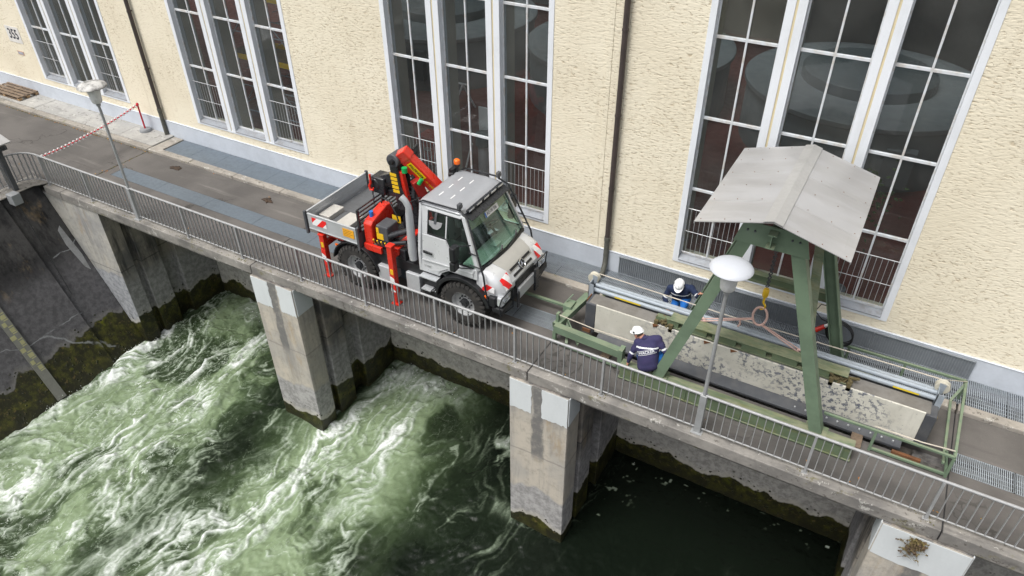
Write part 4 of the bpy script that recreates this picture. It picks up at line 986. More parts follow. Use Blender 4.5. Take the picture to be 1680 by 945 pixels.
# ================================================================== LIFTING BEAM WITH GALVANISED TUBES
lb = root('lifting_beam', (-1.3, 2.05, .6), 'galvanised tube lifting beam with white end rollers lying over the stop log', 'lifting beam')
for dy, dz in ((-.10, -.01), (.0, .03), (.10, .06)): pass
TY = [(2.03, .94), (2.14, .99), (2.26, .95)]
for i, (y, z) in enumerate(TY): part('tube', MB().cyl((-4.86, y, z), (2.04, y, z), .050, n=20), M['galv'], lb)
part('web_beam', MB().ibeam((-3.0, 1.79, .985), (.52, 1.79, .985), .19, .28, .02, .016), M['greenold'], lb)
for i in range(6): part('stiffener', MB().box(-2.8+i*.6, 1.665, .915, -3.285+i*.6, 1.785, 1.055), M['greenold'], lb)
for x0, sgn in ((-4.93, -1), (2.05, 1)):
    part('end_bracket', MB().box(x0-.03, 1.93, .50, x0-.015, 2.33, 1.12).box(x0-.03, 1.93, .50, x0+.09, 1.945, 1.12).box(x0-.03, 2.315, .5, x0+.09, 2.33, 1.12), M['galv'], lb)
    part('roller', MB().lathe((x0+.03*sgn, 2.23, 1.10), (0, 1, 0), [(.03, -.07), (.12, -.065), (.13, -.05), (.10, -.02), (.10, .02), (.13, .05), (.12, .065), (.03, .07)], 28), mat('roller_cream', (.50, .475, .39), .6, amt=.5), lb)
    part('roller', MB().lathe((x0+.06, 1.90, .62), (0, 1, 0), [(.02, -.04), (.06, -.035), (.06, .0), (.02, .03)], 20), mat('roller_yellow', (.55, .42, .10), .6, amt=.5), lb)
    part('roller_plate', MB().prism([(x0-.02, 1.0), (x0+.06, .98), (x0+.08, 1.2), (x0-.04, 1.22)], 'y', 2.15, 2.157), M['galv'], lb)
part('yellow_label', MB().box(-4.35, 1.974, .925, -3.75, 1.978, .96), mat('yellow_tape', (.70, .52, .02), .5, amt=.3), lb)
part('yellow_label', MB().box(1.3, 1.974, .925, 1.75, 1.978, .96), bpy.data.materials['yellow_tape'], lb)
for x0 in (-3.1, .42):
    mb = MB()
    for k in range(22): a = random.uniform(0, 6.3); mb.beam((x0+random.gauss(0, .10), 1.70+random.gauss(0, .06), .95+random.gauss(0, .05)), (x0+random.gauss(0, .12), 1.70+random.gauss(0, .06), .99+random.gauss(0, .05)), .05, .03)
    part('clamp', mb.box(x0-.2, 1.60, .80, x0-.12, 1.7, .98).box(x0+.12, 1.60, .80, x0+.2, 1.7, .98), mat('oily_clamp', (.13, .105, .05), .7, amt=.8, sc=14) if x0 < 0 else bpy.data.materials['oily_clamp'], lb)
part('guide_rope', MB().tube([(-4.9, 2.36, 1.14), (-2, 2.40, 1.06), (2.05, 2.40, 1.12)], .012, 5), M['wire'], lb)

# ================================================================== STOP LOG
sgm = root('stop_log', (-1.4, 1.62, .1), 'long cream stop log with peeling paint lying across the slot', 'stop log')
part('skin_plate', MB().box(-4.62, 1.60, .12, 1.93, 1.635, .885), M['peel'], sgm, .012)
part('body', MB().box(-4.80, 1.637, .10, 2.0, 1.985, .872), mat('grey_top_plate', (.20, .19, .175), .7, dirt=(.12, .11, .095), amt=.7, sc=2, bump=.2), sgm, .012)
part('end_plate', MB().box(-4.86, 1.595, .08, -4.623, 2.0, .86), M['darksteel'], sgm, .012)
part('end_plate', MB().box(1.933, 1.60, .06, 2.12, 2.0, .85), M['darksteel'], sgm, .012)
part('edge_strip', MB().box(-4.6, 1.99, .78, 2.1, 2.22, .83), M['darksteel'], sgm, .01)
part('front_flange', MB().prism([(1.36, .02), (1.598, .02), (1.598, .16), (1.36, .08)], 'x', -4.5, 1.75), M['darksteel'], sgm, .01)
for q in (MB().box(1.62, 1.235, -.12, 2.12, 1.30, .055), MB().box(-4.89, 1.56, .08, -4.70, 1.594, .16), MB().box(-4.88, 1.7, .78, -4.862, 1.95, .88)): part('rusty_foot', q, M['rust'], sgm)
for i_ in range(7): xx = -4.4+i_*.55; part('rust_spot', MB().prism([(xx, .80), (xx+.08, .86), (xx+.12, .884), (xx-.02, .885)], 'y', 1.588, 1.5995), M['rust'], sgm) if i_ in (2, 4, 5) else None
mb = MB()
for i in range(10): mb.cyl((-.2+i*.2, 1.44, .108), (-.2+i*.2, 1.44, .135), .018, n=8)
part('bolts', mb, M['alu'], sgm, kind='stuff')
for xx in (-4.2, .9): part('bearer', MB().box(xx, 1.0, .001, xx+.2, 2.5, .075), M['wood'], sgm)

# ================================================================== GREEN HANDLING FRAME (left) AND GUARD FRAME (right)
fr_ = root('handling_frame', (-4.6, 1.6, 0), 'green steel handling frame with angled corner left of the crouching worker', 'frame')
part('front_beam', MB().ibeam((-5.33, 1.07, .36), (-3.72, .98, .36), .18, .14, .014, .012), M['green'], fr_)
part('front_plate', MB().beam((-5.33, .995, .36), (-3.72, .905, .36), .012, .18), M['green'], fr_)
part('post', MB().box(-3.76, .86, .0, -3.66, 1.06, .52), M['green'], fr_, .006)
part('post', MB().box(-5.36, 1.0, .0, -5.28, 1.08, .27), M['green'], fr_, .006)
part('low_rail', MB().beam((-5.32, .92, .09), (-3.76, .84, .09), .05, .05), M['green'], fr_)
part('side_beam', MB().beam((-5.33, 1.1, .42), (-5.10, 2.30, .55), .14, .02).beam((-5.40, 1.1, .36), (-5.17, 2.30, .49), .02, .14).beam((-5.26, 1.1, .36), (-5.03, 2.30, .49), .02, .14), M['green'], fr_)
part('brace', MB().beam((-5.16, 1.35, .40), (-4.72, .98, .16), .10, .02, up=(0, 1, .3)), M['green'], fr_)
part('brace', MB().beam((-5.20, 1.45, .36), (-5.0, .98, .08), .06, .03), M['green'], fr_)
part('hinge_plate', MB().box(-5.42, 1.62, .38, -5.22, 1.9, .56).cyl((-5.45, 1.7, .5), (-5.3, 1.9, .72), .016, n=6), M['green'], fr_, .006)
part('upright', MB().box(-5.36, 1.16, .45, -5.30, 1.26, .66), M['green'], fr_)
part('far_beam', MB().ibeam((-4.92, 2.72, .40), (-3.55, 2.75, .40), .22, .16, .016, .014), M['greenold'], fr_)
part('far_leg', MB().box(-4.9, 2.66, 0, -4.8, 2.76, .29).box(-3.7, 2.66, 0, -3.6, 2.76, .29).beam((-4.7, 2.4, .52), (-4.2, 2.62, .42), .08, .03), M['greenold'], fr_)
part('tow_bar', MB().beam((-6.75, 1.98, .25), (-5.35, 2.02, .22), .07, .05), M['green'], fr_)
part('guide_rope', MB().tube([(-5.3, 1.2, .62), (-4.4, 1.15, .60), (-3.6, 1.1, .66), (-3.3, 1.1, .7)], .010, 5), M['wire'], fr_)

gf = root('guard_frame', (2.5, 2.2, 0), 'green tubular guard frame round the right end of the stop log', 'guard frame')
zt = .52; c = [(.32, 1.12), (2.54, 1.12), (2.60, 3.36), (.30, 3.32)]
for (a, b), (p, q) in ((c[0], c[1]), (c[1], c[2]), (c[2], c[3])):
    part('top_rail', MB().beam((a, b, zt), (p, q, zt), .05, .05), M['green'], gf, .006)
part('low_rail', MB().beam((1.25, 1.12, .06), (2.54, 1.12, .06), .045, .045), M['green'], gf)
part('low_rail', MB().beam((2.42, 1.12, .30), (2.42, 2.9, .30), .045, .045), M['green'], gf)
for a, b in (c[1], (1.25, 1.12), c[2], (1.5, 3.34), (.42, 3.32)):
    part('post', MB().beam((a, b-.001, .0), (a, b, zt-.026), .048, .048, up=(0, 1, 0)), M['green'], gf)
part('brace', MB().beam((2.54, 1.12, .05), (2.42, 1.3, .45), .04, .04).beam((2.42, 2.9, .3), (2.6, 3.3, .5), .05, .05), M['green'], gf)
part('guide_rope', MB().tube([(1.2, 1.2, .54), (2.0, 1.16, .58), (2.52, 1.2, .60)], .012, 5), M['wire'], gf)
part('guide_rope', MB().tube([(2.1, 2.5, 1.05), (2.6, 3.3, .56)], .008, 5), M['wire'], gf)

# cable coil with red plug on the far right gantry leg
cc = root('cable_coil', (.12, 3.14, .9), 'black power cable coil with a red plug hanging on the rear gantry leg', 'cable')
mb = MB()
for i in range(6): mb.torus((.14+random.gauss(0, .015), 3.17+i*.014, .86+random.gauss(0, .015)), (0.05*random.gauss(0, 1), 1, .05*random.gauss(0, 1)), .30+random.gauss(0, .02), .013, 28, 6, sx=.8)
part('coil', mb, M['black'], cc)
part('loose_end', MB().tube([(.1, 3.2, 1.2), (-.1, 3.25, 1.42), (-.35, 3.25, 1.40), (-.42, 3.22, 1.22), (-.25, 3.2, 1.08), (-.05, 3.2, 1.05)], .011, 6), M['black'], cc)
part('plug', MB().cyl((-.16, 3.13, .98), (-.30, 3.11, .84), .045, .055, n=12), M['red'], cc)
part('plug_collar', MB().cyl((-.155, 3.131, .985), (-.10, 3.14, 1.04), .035, .03, n=12), M['white'], cc)
# ================================================================== TRUCK
YC = 1.58
tk = root('crane_truck', (-8.9, YC, 0), 'silver utility truck with red loader crane and drop side bed on the bridge', 'truck')
def hw(z): return np.interp(z, [.9, 1.3, 1.62, 2.15, 2.68, 2.80], [1.0, 1.035, 1.02, .945, .845, .80])
def SP(x, z, s, o=0.0): return (x, YC+s*(hw(z)+o), z)           # point on the cab flank, s=-1 near side
def flank(poly, s, o0, o1):
    n = len(poly); vs = [SP(x, z, s, o0) for x, z in poly]+[SP(x, z, s, o1) for x, z in poly]
    return vs, [tuple(range(n)), tuple(range(n, 2*n))[::-1]]+[(i, (i+1) % n, n+(i+1) % n, n+i) for i in range(n)]
def rrect(x0, x1, y0, y1, r_, z, k=5):
    P = []
    for cx, cy, a0 in ((x1-r_, y1-r_, 0), (x0+r_, y1-r_, 90), (x0+r_, y0+r_, 180), (x1-r_, y0+r_, 270)):
        for i in range(k+1): a = R(a0+90*i/k); P.append((cx+r_*math.cos(a), cy+r_*math.sin(a), z))
    return P
# --- wheels
tyre = MB().lathe((0, 0, 0), (0, 1, 0), [(.30, -.16), (.42, -.175), (.52, -.175), (.56, -.15), (.57, -.08), (.57, .08), (.56, .15), (.52, .175), (.42, .175), (.30, .16)], 48, caps=False)
for i in range(30):
    a = 2*math.pi*i/30; c_, s_ = math.cos(a), math.sin(a); c2, s2 = math.cos(a+.07), math.sin(a+.07)
    for sg, aa in ((-1, a), (1, a+.105)):
        q = Vector((math.cos(aa), 0, math.sin(aa))); tg = Vector((-math.sin(aa), 0, math.cos(aa)))
        p0 = q*.572+Vector((0, sg*.02, 0)); p1 = q*.562+tg*.055+Vector((0, sg*.172, 0))
        tyre.beam(p0, p1, .055, .045, up=q)
        tyre.beam(q*.575+tg*.05+Vector((0, sg*.165, 0)), q*.49+tg*.05+Vector((0, sg*.182, 0)), .05, .03, up=tg.cross(q))
tyre_me = tyre.mesh('tyre', M['rubber'])
rim = MB().lathe((0, 0, 0), (0, 1, 0), [(.315, -.165), (.318, -.14), (.28, -.12), (.265, -.04), (.22, -.015), (.13, -.03), (.12, -.05), (.05, -.06)], 36, caps=False)
rim_me = rim.mesh('rim', M['rimm'])
hub = MB().cyl((0, -.10, 0), (0, -.03, 0), .10, .11, n=20).cyl((0, -.13, 0), (0, -.10, 0), .07, n=20)
for i in range(10): a = 2*math.pi*i/10; hub.cyl((.155*math.cos(a), -.055, .155*math.sin(a)), (.155*math.cos(a), -.02, .155*math.sin(a)), .02, n=6)
hub_me = hub.mesh('hub', M['blackp'])
for x in (-10.38, -7.37):
    for s in (-1, 1):
        y = YC+s*.905
        w = inst('wheel', tyre_me, tk, (x, y, .585)); w.rotation_euler = (0, random.uniform(0, 1), 0 if s < 0 else math.pi)
        for nm, me in (('rim', rim_me), ('hub', hub_me)):
            o = link(bpy.data.objects.new(nm, me)); o.parent = w
def arch(x, r0, r1, a0, a1, y0, y1, m, nm, flare=0.0):
    n = 18; mb = MB(); rings = []
    for i in range(n+1):
        a = R(a0+(a1-a0)*i/n); c_, s_ = math.cos(a), math.sin(a)
        rings.append([(x+r0*c_, y0, .585+r0*s_), (x+r1*c_, y0, .585+r1*s_), (x+r1*c_, y1, .585+r1*s_), (x+r0*c_, y1, .585+r0*s_)])
    return part(nm, mb.frustum(rings), m, tk, .012)
for s in (-1, 1):
    ya, yb = sorted((YC+s*1.11, YC+s*.62))
    arch(-7.37, .66, .745, 14, 178, ya, yb, M['black'], 'wheel_arch'); arch(-10.38, .66, .70, 8, 172, ya, yb, M['black'], 'mudguard')
# --- chassis
part('chassis', MB().box(-11.5, YC-.45, .62, -6.5, YC-.35, .88).box(-11.5, YC+.35, .62, -6.5, YC+.45, .88).box(-10.5, YC-.7, .5, -10.26, YC+.7, .68).box(-7.5, YC-.7, .5, -7.24, YC+.7, .68).box(-9.9, YC-.95, .885, -8.45, YC+.95, 1.16).box(-9.8, YC-.35, .4, -7.6, YC+.35, .62), M['black'], tk, .01)
part('side_box', MB().box(-9.74, .53, .46, -9.36, .9, .86), M['alu'], tk, .015)
part('side_box', MB().box(-8.94, .55, .44, -8.56, .95, .92), M['alu'], tk, .015)
part('air_tank', MB().cyl((-9.4, .85, .98), (-8.6, .85, .98), .14, n=20), M['black'], tk)
st = part('step_box', MB().box(-8.5, .60, .40, -7.98, .95, 1.14), M['black'], tk, .02)
for z, dx in ((1.06, 0), (.72, .03)):
    q = MB().box(-8.46+dx, .43, z-.03, -8.0-dx*6, .60, z)
    for i in range(6):
        for j in range(3): q.cyl((-8.42+dx+i*.065, .46+j*.05, z), (-8.42+dx+i*.065, .46+j*.05, z+.008), .014, n=6)
    part('step_tread', q, M['alu'], st)
part('tank_cap', MB().cyl((-8.44, .60, .98), (-8.44, .56, .98), .05, n=14), M['bluep'], tk)
# --- cab shell
for s in (-1, 1):
    low = MB(); v, f = flank([(-8.5, 1.12), (-7.98, 1.12), (-7.90, 1.24), (-7.72, 1.36), (-6.98, 1.36), (-6.98, 1.62), (-7.50, 1.62), (-7.78, 2.12), (-8.28, 2.12), (-8.28, 2.66), (-7.47, 2.66), (-7.40, 2.72), (-7.5, 2.78), (-8.5, 2.78)], s, -.05, 0); low.add(v, f)
    v, f = flank([(-7.02, 1.61), (-6.93, 1.61), (-7.36, 2.72), (-7.46, 2.72)], s, -.06, .0); low.add(v, f)
    part('cab_flank', low, M['silver'], tk, .012)
part('cab_rear', MB().frustum([[(-8.53, YC-hw(z), z), (-8.46, YC-hw(z), z), (-8.46, YC+hw(z), z), (-8.53, YC+hw(z), z)] for z in (1.12, 1.62, 2.1)]).frustum([[(-8.53, YC-hw(z), z), (-8.46, YC-hw(z), z), (-8.46, YC-hw(z)+.25, z), (-8.53, YC-hw(z)+.25, z)] for z in (2.101, 2.75)]).frustum([[(-8.53, YC+hw(z)-.25, z), (-8.46, YC+hw(z)-.25, z), (-8.46, YC+hw(z), z), (-8.53, YC+hw(z), z)] for z in (2.101, 2.75)]), M['silver'], tk, .01)
part('cab_floor', MB().box(-8.45, YC-.95, 1.125, -7.05, YC+.95, 1.16), M['seat'], tk)
rings = [rrect(-8.55, -7.40, YC-.825, YC+.825, .10, 2.72), rrect(-8.56, -7.40, YC-.835, YC+.835, .12, 2.77), rrect(-8.53, -7.46, YC-.80, YC+.80, .14, 2.815), rrect(-8.46, -7.56, YC-.72, YC+.72, .14, 2.84)]
rf = part('cab_roof', MB().frustum(rings, sm=True), M['roofsilver'], tk)
for x in (-8.25, -7.95):
    for y in (YC-.38, YC, YC+.38): part('roof_rib', MB().box(x-.005, y-.09, 2.838, x+.012, y+.09, 2.846).box(x, y-.09, 2.8385, x+.02, y+.09, 2.845), M['white'], rf)
part('headliner', MB().box(-8.45, YC-.78, 2.69, -7.50, YC+.78, 2.715), M['cabtrim'], tk)
# door on both sides: shut line, belt line, handle, glass
for s in (-1, 1):
    dr = part('door', MB().add(*flank([(-8.40, 1.17), (-8.02, 1.17), (-7.93, 1.30), (-7.75, 1.41), (-7.08, 1.41), (-7.05, 1.60), (-7.52, 1.60), (-7.80, 2.10), (-8.40, 2.10)], s, .008, .022)), M['silver'], tk, .006)
    part('belt_moulding', MB().add(*flank([(-8.40, 1.46), (-7.08, 1.50), (-7.08, 1.535), (-8.40, 1.50)], s, .0225, .036)), M['silver'], dr, .006)
    part('handle', MB().add(*flank([(-8.36, 1.66), (-8.12, 1.66), (-8.12, 1.70), (-8.36, 1.72)], s, .0225, .05)), M['black'], dr, .006)
    gp = [(-8.27, 2.13), (-7.79, 2.13), (-7.50, 1.64), (-7.07, 1.64), (-7.46, 2.65), (-8.27, 2.65)]
    part('side_glass', MB().add(*flank(gp, s, -.022, -.016)), M['cabglass'], dr)
    part('window_seal', MB().add(*flank([(-8.285, 2.115), (-8.255, 2.115), (-8.255, 2.665), (-8.285, 2.665)], s, -.012, .006)).add(*flank([(-8.255, 2.11), (-7.785, 2.11), (-7.79, 2.14), (-8.255, 2.14)], s, -.012, .0065)).add(*flank([(-8.255, 2.64), (-7.46, 2.64), (-7.46, 2.668), (-8.255, 2.668)], s, -.012, .0055)).add(*flank([(-7.785, 2.11), (-7.51, 1.625), (-7.48, 1.635), (-7.76, 2.125)], s, -.012, .006)).add(*flank([(-7.48, 1.622), (-7.07, 1.622), (-7.07, 1.65), (-7.48, 1.65)], s, -.012, .0058)), M['black'], dr)
    part('quarter_bar', MB().add(*flank([(-7.815, 2.14), (-7.785, 2.14), (-7.785, 2.64), (-7.815, 2.64)], s, -.012, .007)), M['silver'], dr)
    part('wind_deflector', MB().add(*flank([(-8.25, 2.44), (-8.22, 2.34), (-8.12, 2.28), (-8.02, 2.28), (-7.93, 2.36), (-7.90, 2.46)], s, .0, .012)), mat('smoked_sticker', (.30, .30, .31), .5) if s < 0 else bpy.data.materials['smoked_sticker'], dr)
    part('clip', MB().add(*flank([(-8.11, 2.40), (-8.05, 2.40), (-8.03, 2.66), (-8.09, 2.66)], s, .013, .022)), M['darksteel'], dr)
text_part('type_badge', 'U 423', .075, frame((-8.26, YC-hw(1.33)-.0245, 1.33), (1, 0, 0), (0, 0, 1)), M['chrome'], tk)
# --- windscreen
def WS(u, v, o=0.0):   # u across -1..1, v 0 bottom..1 top
    z = 1.60+v*1.12; x = -6.95-(z-1.60)*.41+.10*(1-u*u)*(1-.4*v); return (x+o, YC+u*(hw(z)-.055), z)
def ws_patch(u0, u1, v0, v1, o0, o1, nu=8, nv=4):
    mb = MB()
    for o in (o0, o1):
        vs = [WS(u0+(u1-u0)*i/nu, v0+(v1-v0)*j/nv, o) for j in range(nv+1) for i in range(nu+1)]
        mb.add(vs, [(j*(nu+1)+i, j*(nu+1)+i+1, (j+1)*(nu+1)+i+1, (j+1)*(nu+1)+i) for j in range(nv) for i in range(nu)], 0, True)
    return mb
part('windscreen', ws_patch(-.985, .985, .03, .98, 0, .006), M['cabglass'], tk)
part('screen_frame', ws_patch(-1.04, -.97, 0, 1, .008, .03, 2).__class__() if False else ws_patch(-1.03, -.965, 0, 1, -.02, .022, 2, 6), M['black'], tk)
part('screen_frame', ws_patch(.965, 1.03, 0, 1, -.02, .022, 2, 6), M['black'], tk)
part('screen_frame', ws_patch(-1.0, 1.0, -.03, .045, -.02, .020, 10, 1), M['black'], tk)
part('sun_visor', MB().frustum([[(-7.44, YC+u*.80, 2.74), (-7.20, YC+u*.78, 2.66), (-7.20, YC+u*.78, 2.68), (-7.43, YC+u*.80, 2.775)] for u in np.linspace(-1, 1, 9)]), M['blackp'], tk, .006)
part('headliner_band', ws_patch(-.93, .93, .70, .965, -.045, -.03, 8, 2), M['cabtrim'], tk)
pm = WS(.05, .80, .012); pd = (Vector(WS(.05, .9))-Vector(WS(.05, .7))).normalized()
fm = frame(pm, (0, 1, 0), pd)
lp = part('licence_plate', MB().beam(Vector(pm)-Vector((0, .27, 0)), Vector(pm)+Vector((0, .27, 0)), .008, .125, up=pd), M['white'], tk)
part('plate_band', MB().beam(Vector(pm)-Vector((-.004, .268, 0)), Vector(pm)-Vector((-.004, .225, 0)), .009, .12, up=pd), M['bluep'], lp)
nx = fm.to_3x3() @ Vector((0, 0, 1))
text_part('plate_text', 'AÖ-W 306', .105, Matrix.Translation(nx*.007) @ fm, M['black'], lp, ext=.001, sx=.82)
part('interior_mirror', MB().box(-7.32, 1.02, 2.30, -7.28, 1.30, 2.42), M['black'], tk, .02)
# seats, dash, wheel
for y in (YC-.45, YC+.45):
    part('seat', MB().box(-8.2, y-.24, 1.2, -7.75, y+.24, 1.62).prism([(-8.35, 1.6), (-8.2, 1.6), (-8.3, 2.25), (-8.42, 2.25)], 'y', y-.23, y+.23).box(-8.42, y-.12, 2.28, -8.32, y+.12, 2.45), M['seat'], tk, .04)
part('dashboard', MB().prism([(-7.45, 1.3), (-7.0, 1.3), (-6.98, 1.60), (-7.25, 1.68), (-7.42, 1.60)], 'y', YC-.92, YC+.92), mat('dash_grey', (.40, .46, .42), .7), tk, .03)
part('steering_wheel', MB().torus((-7.55, YC+.45, 1.82), (-.6, 0, 1), .21, .016, 28, 8).cyl((-7.35, YC+.45, 1.6), (-7.55, YC+.45, 1.82), .03, n=8), M['black'], tk)
part('folder', MB().box(-7.2, YC-.1, 1.685, -7.05, YC+.12, 1.70), mat('paper', (.6, .66, .62), .8), tk)
for u0, u1 in ((-.75, -.12), (.02, .62)):
    a, b = Vector(WS(u0, .02, .03)), Vector(WS(u1, .10, .035)); part('wiper', MB().beam(a, b, .022, .02).beam(b-Vector((0, .08, 0)), b+Vector((-.03, .02, .06)), .03, .03), M['black'], tk)
# --- bonnet
def bon(x): return np.interp(x, [-7.0, -6.75, -6.55, -6.46, -6.40], [1.63, 1.565, 1.47, 1.36, 1.22])
rings = []
for x, zl, w_ in ((-7.02, 1.0, 1.0), (-6.85, 1.0, .995), (-6.68, 1.0, .985), (-6.56, 1.02, .965), (-6.47, 1.03, .93), (-6.41, 1.05, .885), (-6.385, 1.06, .86)):
    z1 = bon(x); r_ = .10; P = []
    ys = np.linspace(-1, 1, 13)
    prof = [(-w_, zl), (-w_, (zl+z1)/2-.02), (-w_+.015, z1-.14), (-w_+.09, z1-.045)]+[(u*(w_-.19), z1-.012*u*u) for u in np.linspace(-1, 1, 7)]+[(w_-.09, z1-.045), (w_-.015, z1-.14), (w_, (zl+z1)/2-.02), (w_, zl)]
    rings.append([(x, YC+a, b) for a, b in prof])
bn = part('bonnet', MB().frustum(rings, sm=True), M['silver'], tk)
part('bonnet_panel', MB().frustum([[(x, YC+a*w_, bon(x)+.010-.008*abs(a)) for a in (-1, -.5, 0, .5, 1)]+[(x, YC+a*w_, bon(x)-.02) for a in (1, -1)] for x, w_ in ((-6.97, .60), (-6.75, .58), (-6.56, .53), (-6.47, .49))], sm=True), mat('bonnet_grey_beige', (.46, .455, .43), .4, .3, coat=.3, amt=.2), bn)
for k, (xx, w_) in enumerate(((-6.505, .43), (-6.425, .40))):
    z = bon(xx); tg = Vector((1, 0, -1.35 if k else -1.05)).normalized()
    part('grille_slot', MB().beam((xx, YC-w_, z+.006), (xx, YC+w_, z+.006), .055, .02, up=Vector((1.2, 0, .9))), M['black'], bn)
sc_ = Vector((-6.455, YC, bon(-6.455)+.022)); sn = Vector((.8, 0, .6)).normalized()
em = part('star_emblem', MB().lathe(sc_-sn*.02, sn, [(.112, .0), (.115, .02), (.10, .03), (.05, .034)], 32), M['blackp'], bn)
q = MB().torus(sc_+sn*.015, sn, .10, .013, 32, 8); upv = Vector((-.6, 0, .8)); sdv = Vector((0, 1, 0))
for k in range(3):
    a = R(90+120*k); d_ = upv*math.sin(a)+sdv*math.cos(a); t_ = upv*math.cos(a)-sdv*math.sin(a); b_ = sc_+sn*.018
    q.add([b_+sn*.012, b_+t_*.018, b_+d_*.10, b_-t_*.018], [(0, 1, 2), (0, 2, 3)])
part('star', q, M['chrome'], em)
part('lower_grille', MB().box(-6.40, YC-.42, .98, -6.36, YC+.42, 1.16), M['black'], bn, .01)
def chev(pts, m, nm): q = MB(); q.add(pts, [tuple(range(len(pts)))]); return part(nm, q, m, tk)
part('warning_panel', MB().add(*flank([(-6.86, 1.10), (-6.56, 1.10), (-6.56, 1.30), (-6.86, 1.36)], -1, -.038, -.022)) if False else MB().prism([(-6.88, 1.14), (-6.57, 1.14), (-6.57, 1.27), (-6.86, 1.34)], 'y', YC-1.012, YC-1.000), M['stripe_t'], tk)
for s in (-1, 1):
    def bp(x, a, o=.012): return Vector((x, YC+s*a, np.interp(a, [.6, .80, .93], [bon(x)-.008, bon(x)-.03, bon(x)-.14])+o))
    P = [Vector((-6.53, YC+s*.58, bon(-6.53)+.008)), Vector((-6.54, YC+s*.86, bon(-6.54)-.06)), Vector((-6.375, YC+s*.84, 1.16)), Vector((-6.37, YC+s*.60, 1.17)), Vector((-6.445, YC+s*.58, bon(-6.445)+.012)), Vector((-6.445, YC+s*.85, bon(-6.445)-.03))]
    o_ = Vector((.016, 0, .016)); P = [p+o_ for p in P]
    q = MB().add(P, [(0, 1, 5, 4), (4, 5, 2, 3)]).add([p-Vector((.02, 0, .02)) for p in P], [(0, 4, 5, 1), (4, 3, 2, 5)]); part('warning_panel', q, M['stripe_f'], tk)
# --- bumper, lamps, guard tubes
part('bumper', MB().box(-6.62, YC-1.06, .66, -6.34, YC-.60, .80).box(-6.62, YC+.60, .66, -6.34, YC+1.06, .80).box(-6.60, YC-.6, .70, -6.38, YC+.6, .98).box(-6.70, YC-1.07, .80, -6.52, YC-.62, 1.06).box(-6.70, YC+.62, .80, -6.52, YC+1.07, 1.06), M['black'], tk, .03)
part('mounting_plate', MB().box(-6.375, YC-.36, .66, -6.31, YC+.36, .95), M['alu'], tk, .015)
part('winch_bracket', MB().box(-6.32, YC+.32, .45, -6.26, YC+.48, 1.05), M['blackp'], tk, .01)
part('winch_bracket', MB().box(-6.32, YC-.48, .5, -6.28, YC-.38, .9), M['blackp'], tk, .01)
for s in (-1, 1):
    hl = part('headlight', MB().box(-6.515, YC+s*.62, .83, -6.375, YC+s*1.03, 1.07), M['lens'], tk, .035)
    for dy, r_ in ((.90, .065), (.74, .05)): part('reflector', MB().lathe((-6.374, YC+s*dy, .95), (1, 0, 0), [(r_, .0), (r_, .012), (r_*.7, .004), (r_*.3, .010)], 20), M['chrome'], hl)
    part('headlight_guard', MB().tube([(-6.36, YC+s*.58, 1.10), (-6.36, YC+s*1.06, 1.10), (-6.40, YC+s*1.09, .9), (-6.40, YC+s*1.06, .62), (-6.34, YC+s*.60, .60), (-6.36, YC+s*.58, 1.10)], .014, 8), M['blackp'], tk)
    part('indicator', MB().box(-6.86, YC+s*1.035, .98, -6.74, YC+s*1.075, 1.05), M['amber'], tk, .01)
    part('guard_tube', MB().tube([(-7.50, YC+s*.80, 2.86), (-7.28, YC+s*.86, 2.74), (-7.02, YC+s*.97, 2.1), (-6.80, YC+s*1.06, 1.55), (-6.74, YC+s*1.08, 1.15), (-6.70, YC+s*1.07, .95)], .022, 10), M['blackp'], tk)
    part('guard_strut', MB().tube([(-6.86, YC+s*1.05, 1.72), (-7.15, YC+s*1.03, 1.72)], .014, 6).tube([(-6.95, YC+s*1.0, 1.98), (-7.2, YC+s*.97, 1.98)], .014, 6), M['blackp'], tk)
    part('roof_rail', MB().tube([(-8.5, YC+s*.84, 2.80), (-8.4, YC+s*.84, 2.86), (-7.6, YC+s*.84, 2.87), (-7.48, YC+s*.82, 2.86)], .02, 8), M['blackp'], tk)
    mr = part('mirror_arm', MB().tube([(-7.12, YC+s*1.02, 2.22), (-7.28, YC+s*1.22, 2.26), (-7.40, YC+s*1.24, 2.2), (-7.40, YC+s*1.24, 1.7), (-7.1, YC+s*1.05, 1.64)], .014, 8), M['blackp'], tk)
    part('mirror', MB().frustum([rrect(-7.46, -7.32, YC+s*1.24-.12, YC+s*1.24+.10, .035, z) for z in (2.24, 2.21, 1.93, 1.90)][::-1]), M['black'], mr, .02)
    part('mirror', MB().frustum([rrect(-7.47, -7.33, YC+s*1.24-.12, YC+s*1.24+.09, .035, z) for z in (1.86, 1.83, 1.68, 1.65)][::-1]), M['black'], mr, .02)
    part('work_lamp', MB().box(-7.53, YC+s*.80-.06, 2.89, -7.46, YC+s*.80+.06, 3.01).cyl((-7.455, YC+s*.80, 2.95), (-7.44, YC+s*.80, 2.95), .045, n=14).box(-7.51, YC+s*.80-.012, 2.84, -7.48, YC+s*.80+.012, 2.89), M['darksteel'], tk, .012)
part('light_bar', MB().box(-7.40, YC-.72, 2.79, -7.33, YC+.72, 2.84), M['blackp'], tk, .01)
for y in np.linspace(-.6, .6, 5): part('bar_lamp', MB().box(-7.329, YC+y-.1, 2.795, -7.322, YC+y+.1, 2.835), M['lens'], tk)
bc = part('beacon_base', MB().cyl((-8.50, YC+.66, 2.80), (-8.50, YC+.66, 2.98), .022, n=10).cyl((-8.50, YC+.66, 2.98), (-8.50, YC+.66, 3.03), .07, n=18), M['black'], tk)
part('beacon_lens', MB().lathe((-8.50, YC+.66, 3.031), (0, 0, 1), [(.068, 0), (.075, .03), (.07, .09), (.04, .115), (.005, .12)], 22), M['amber'], bc)
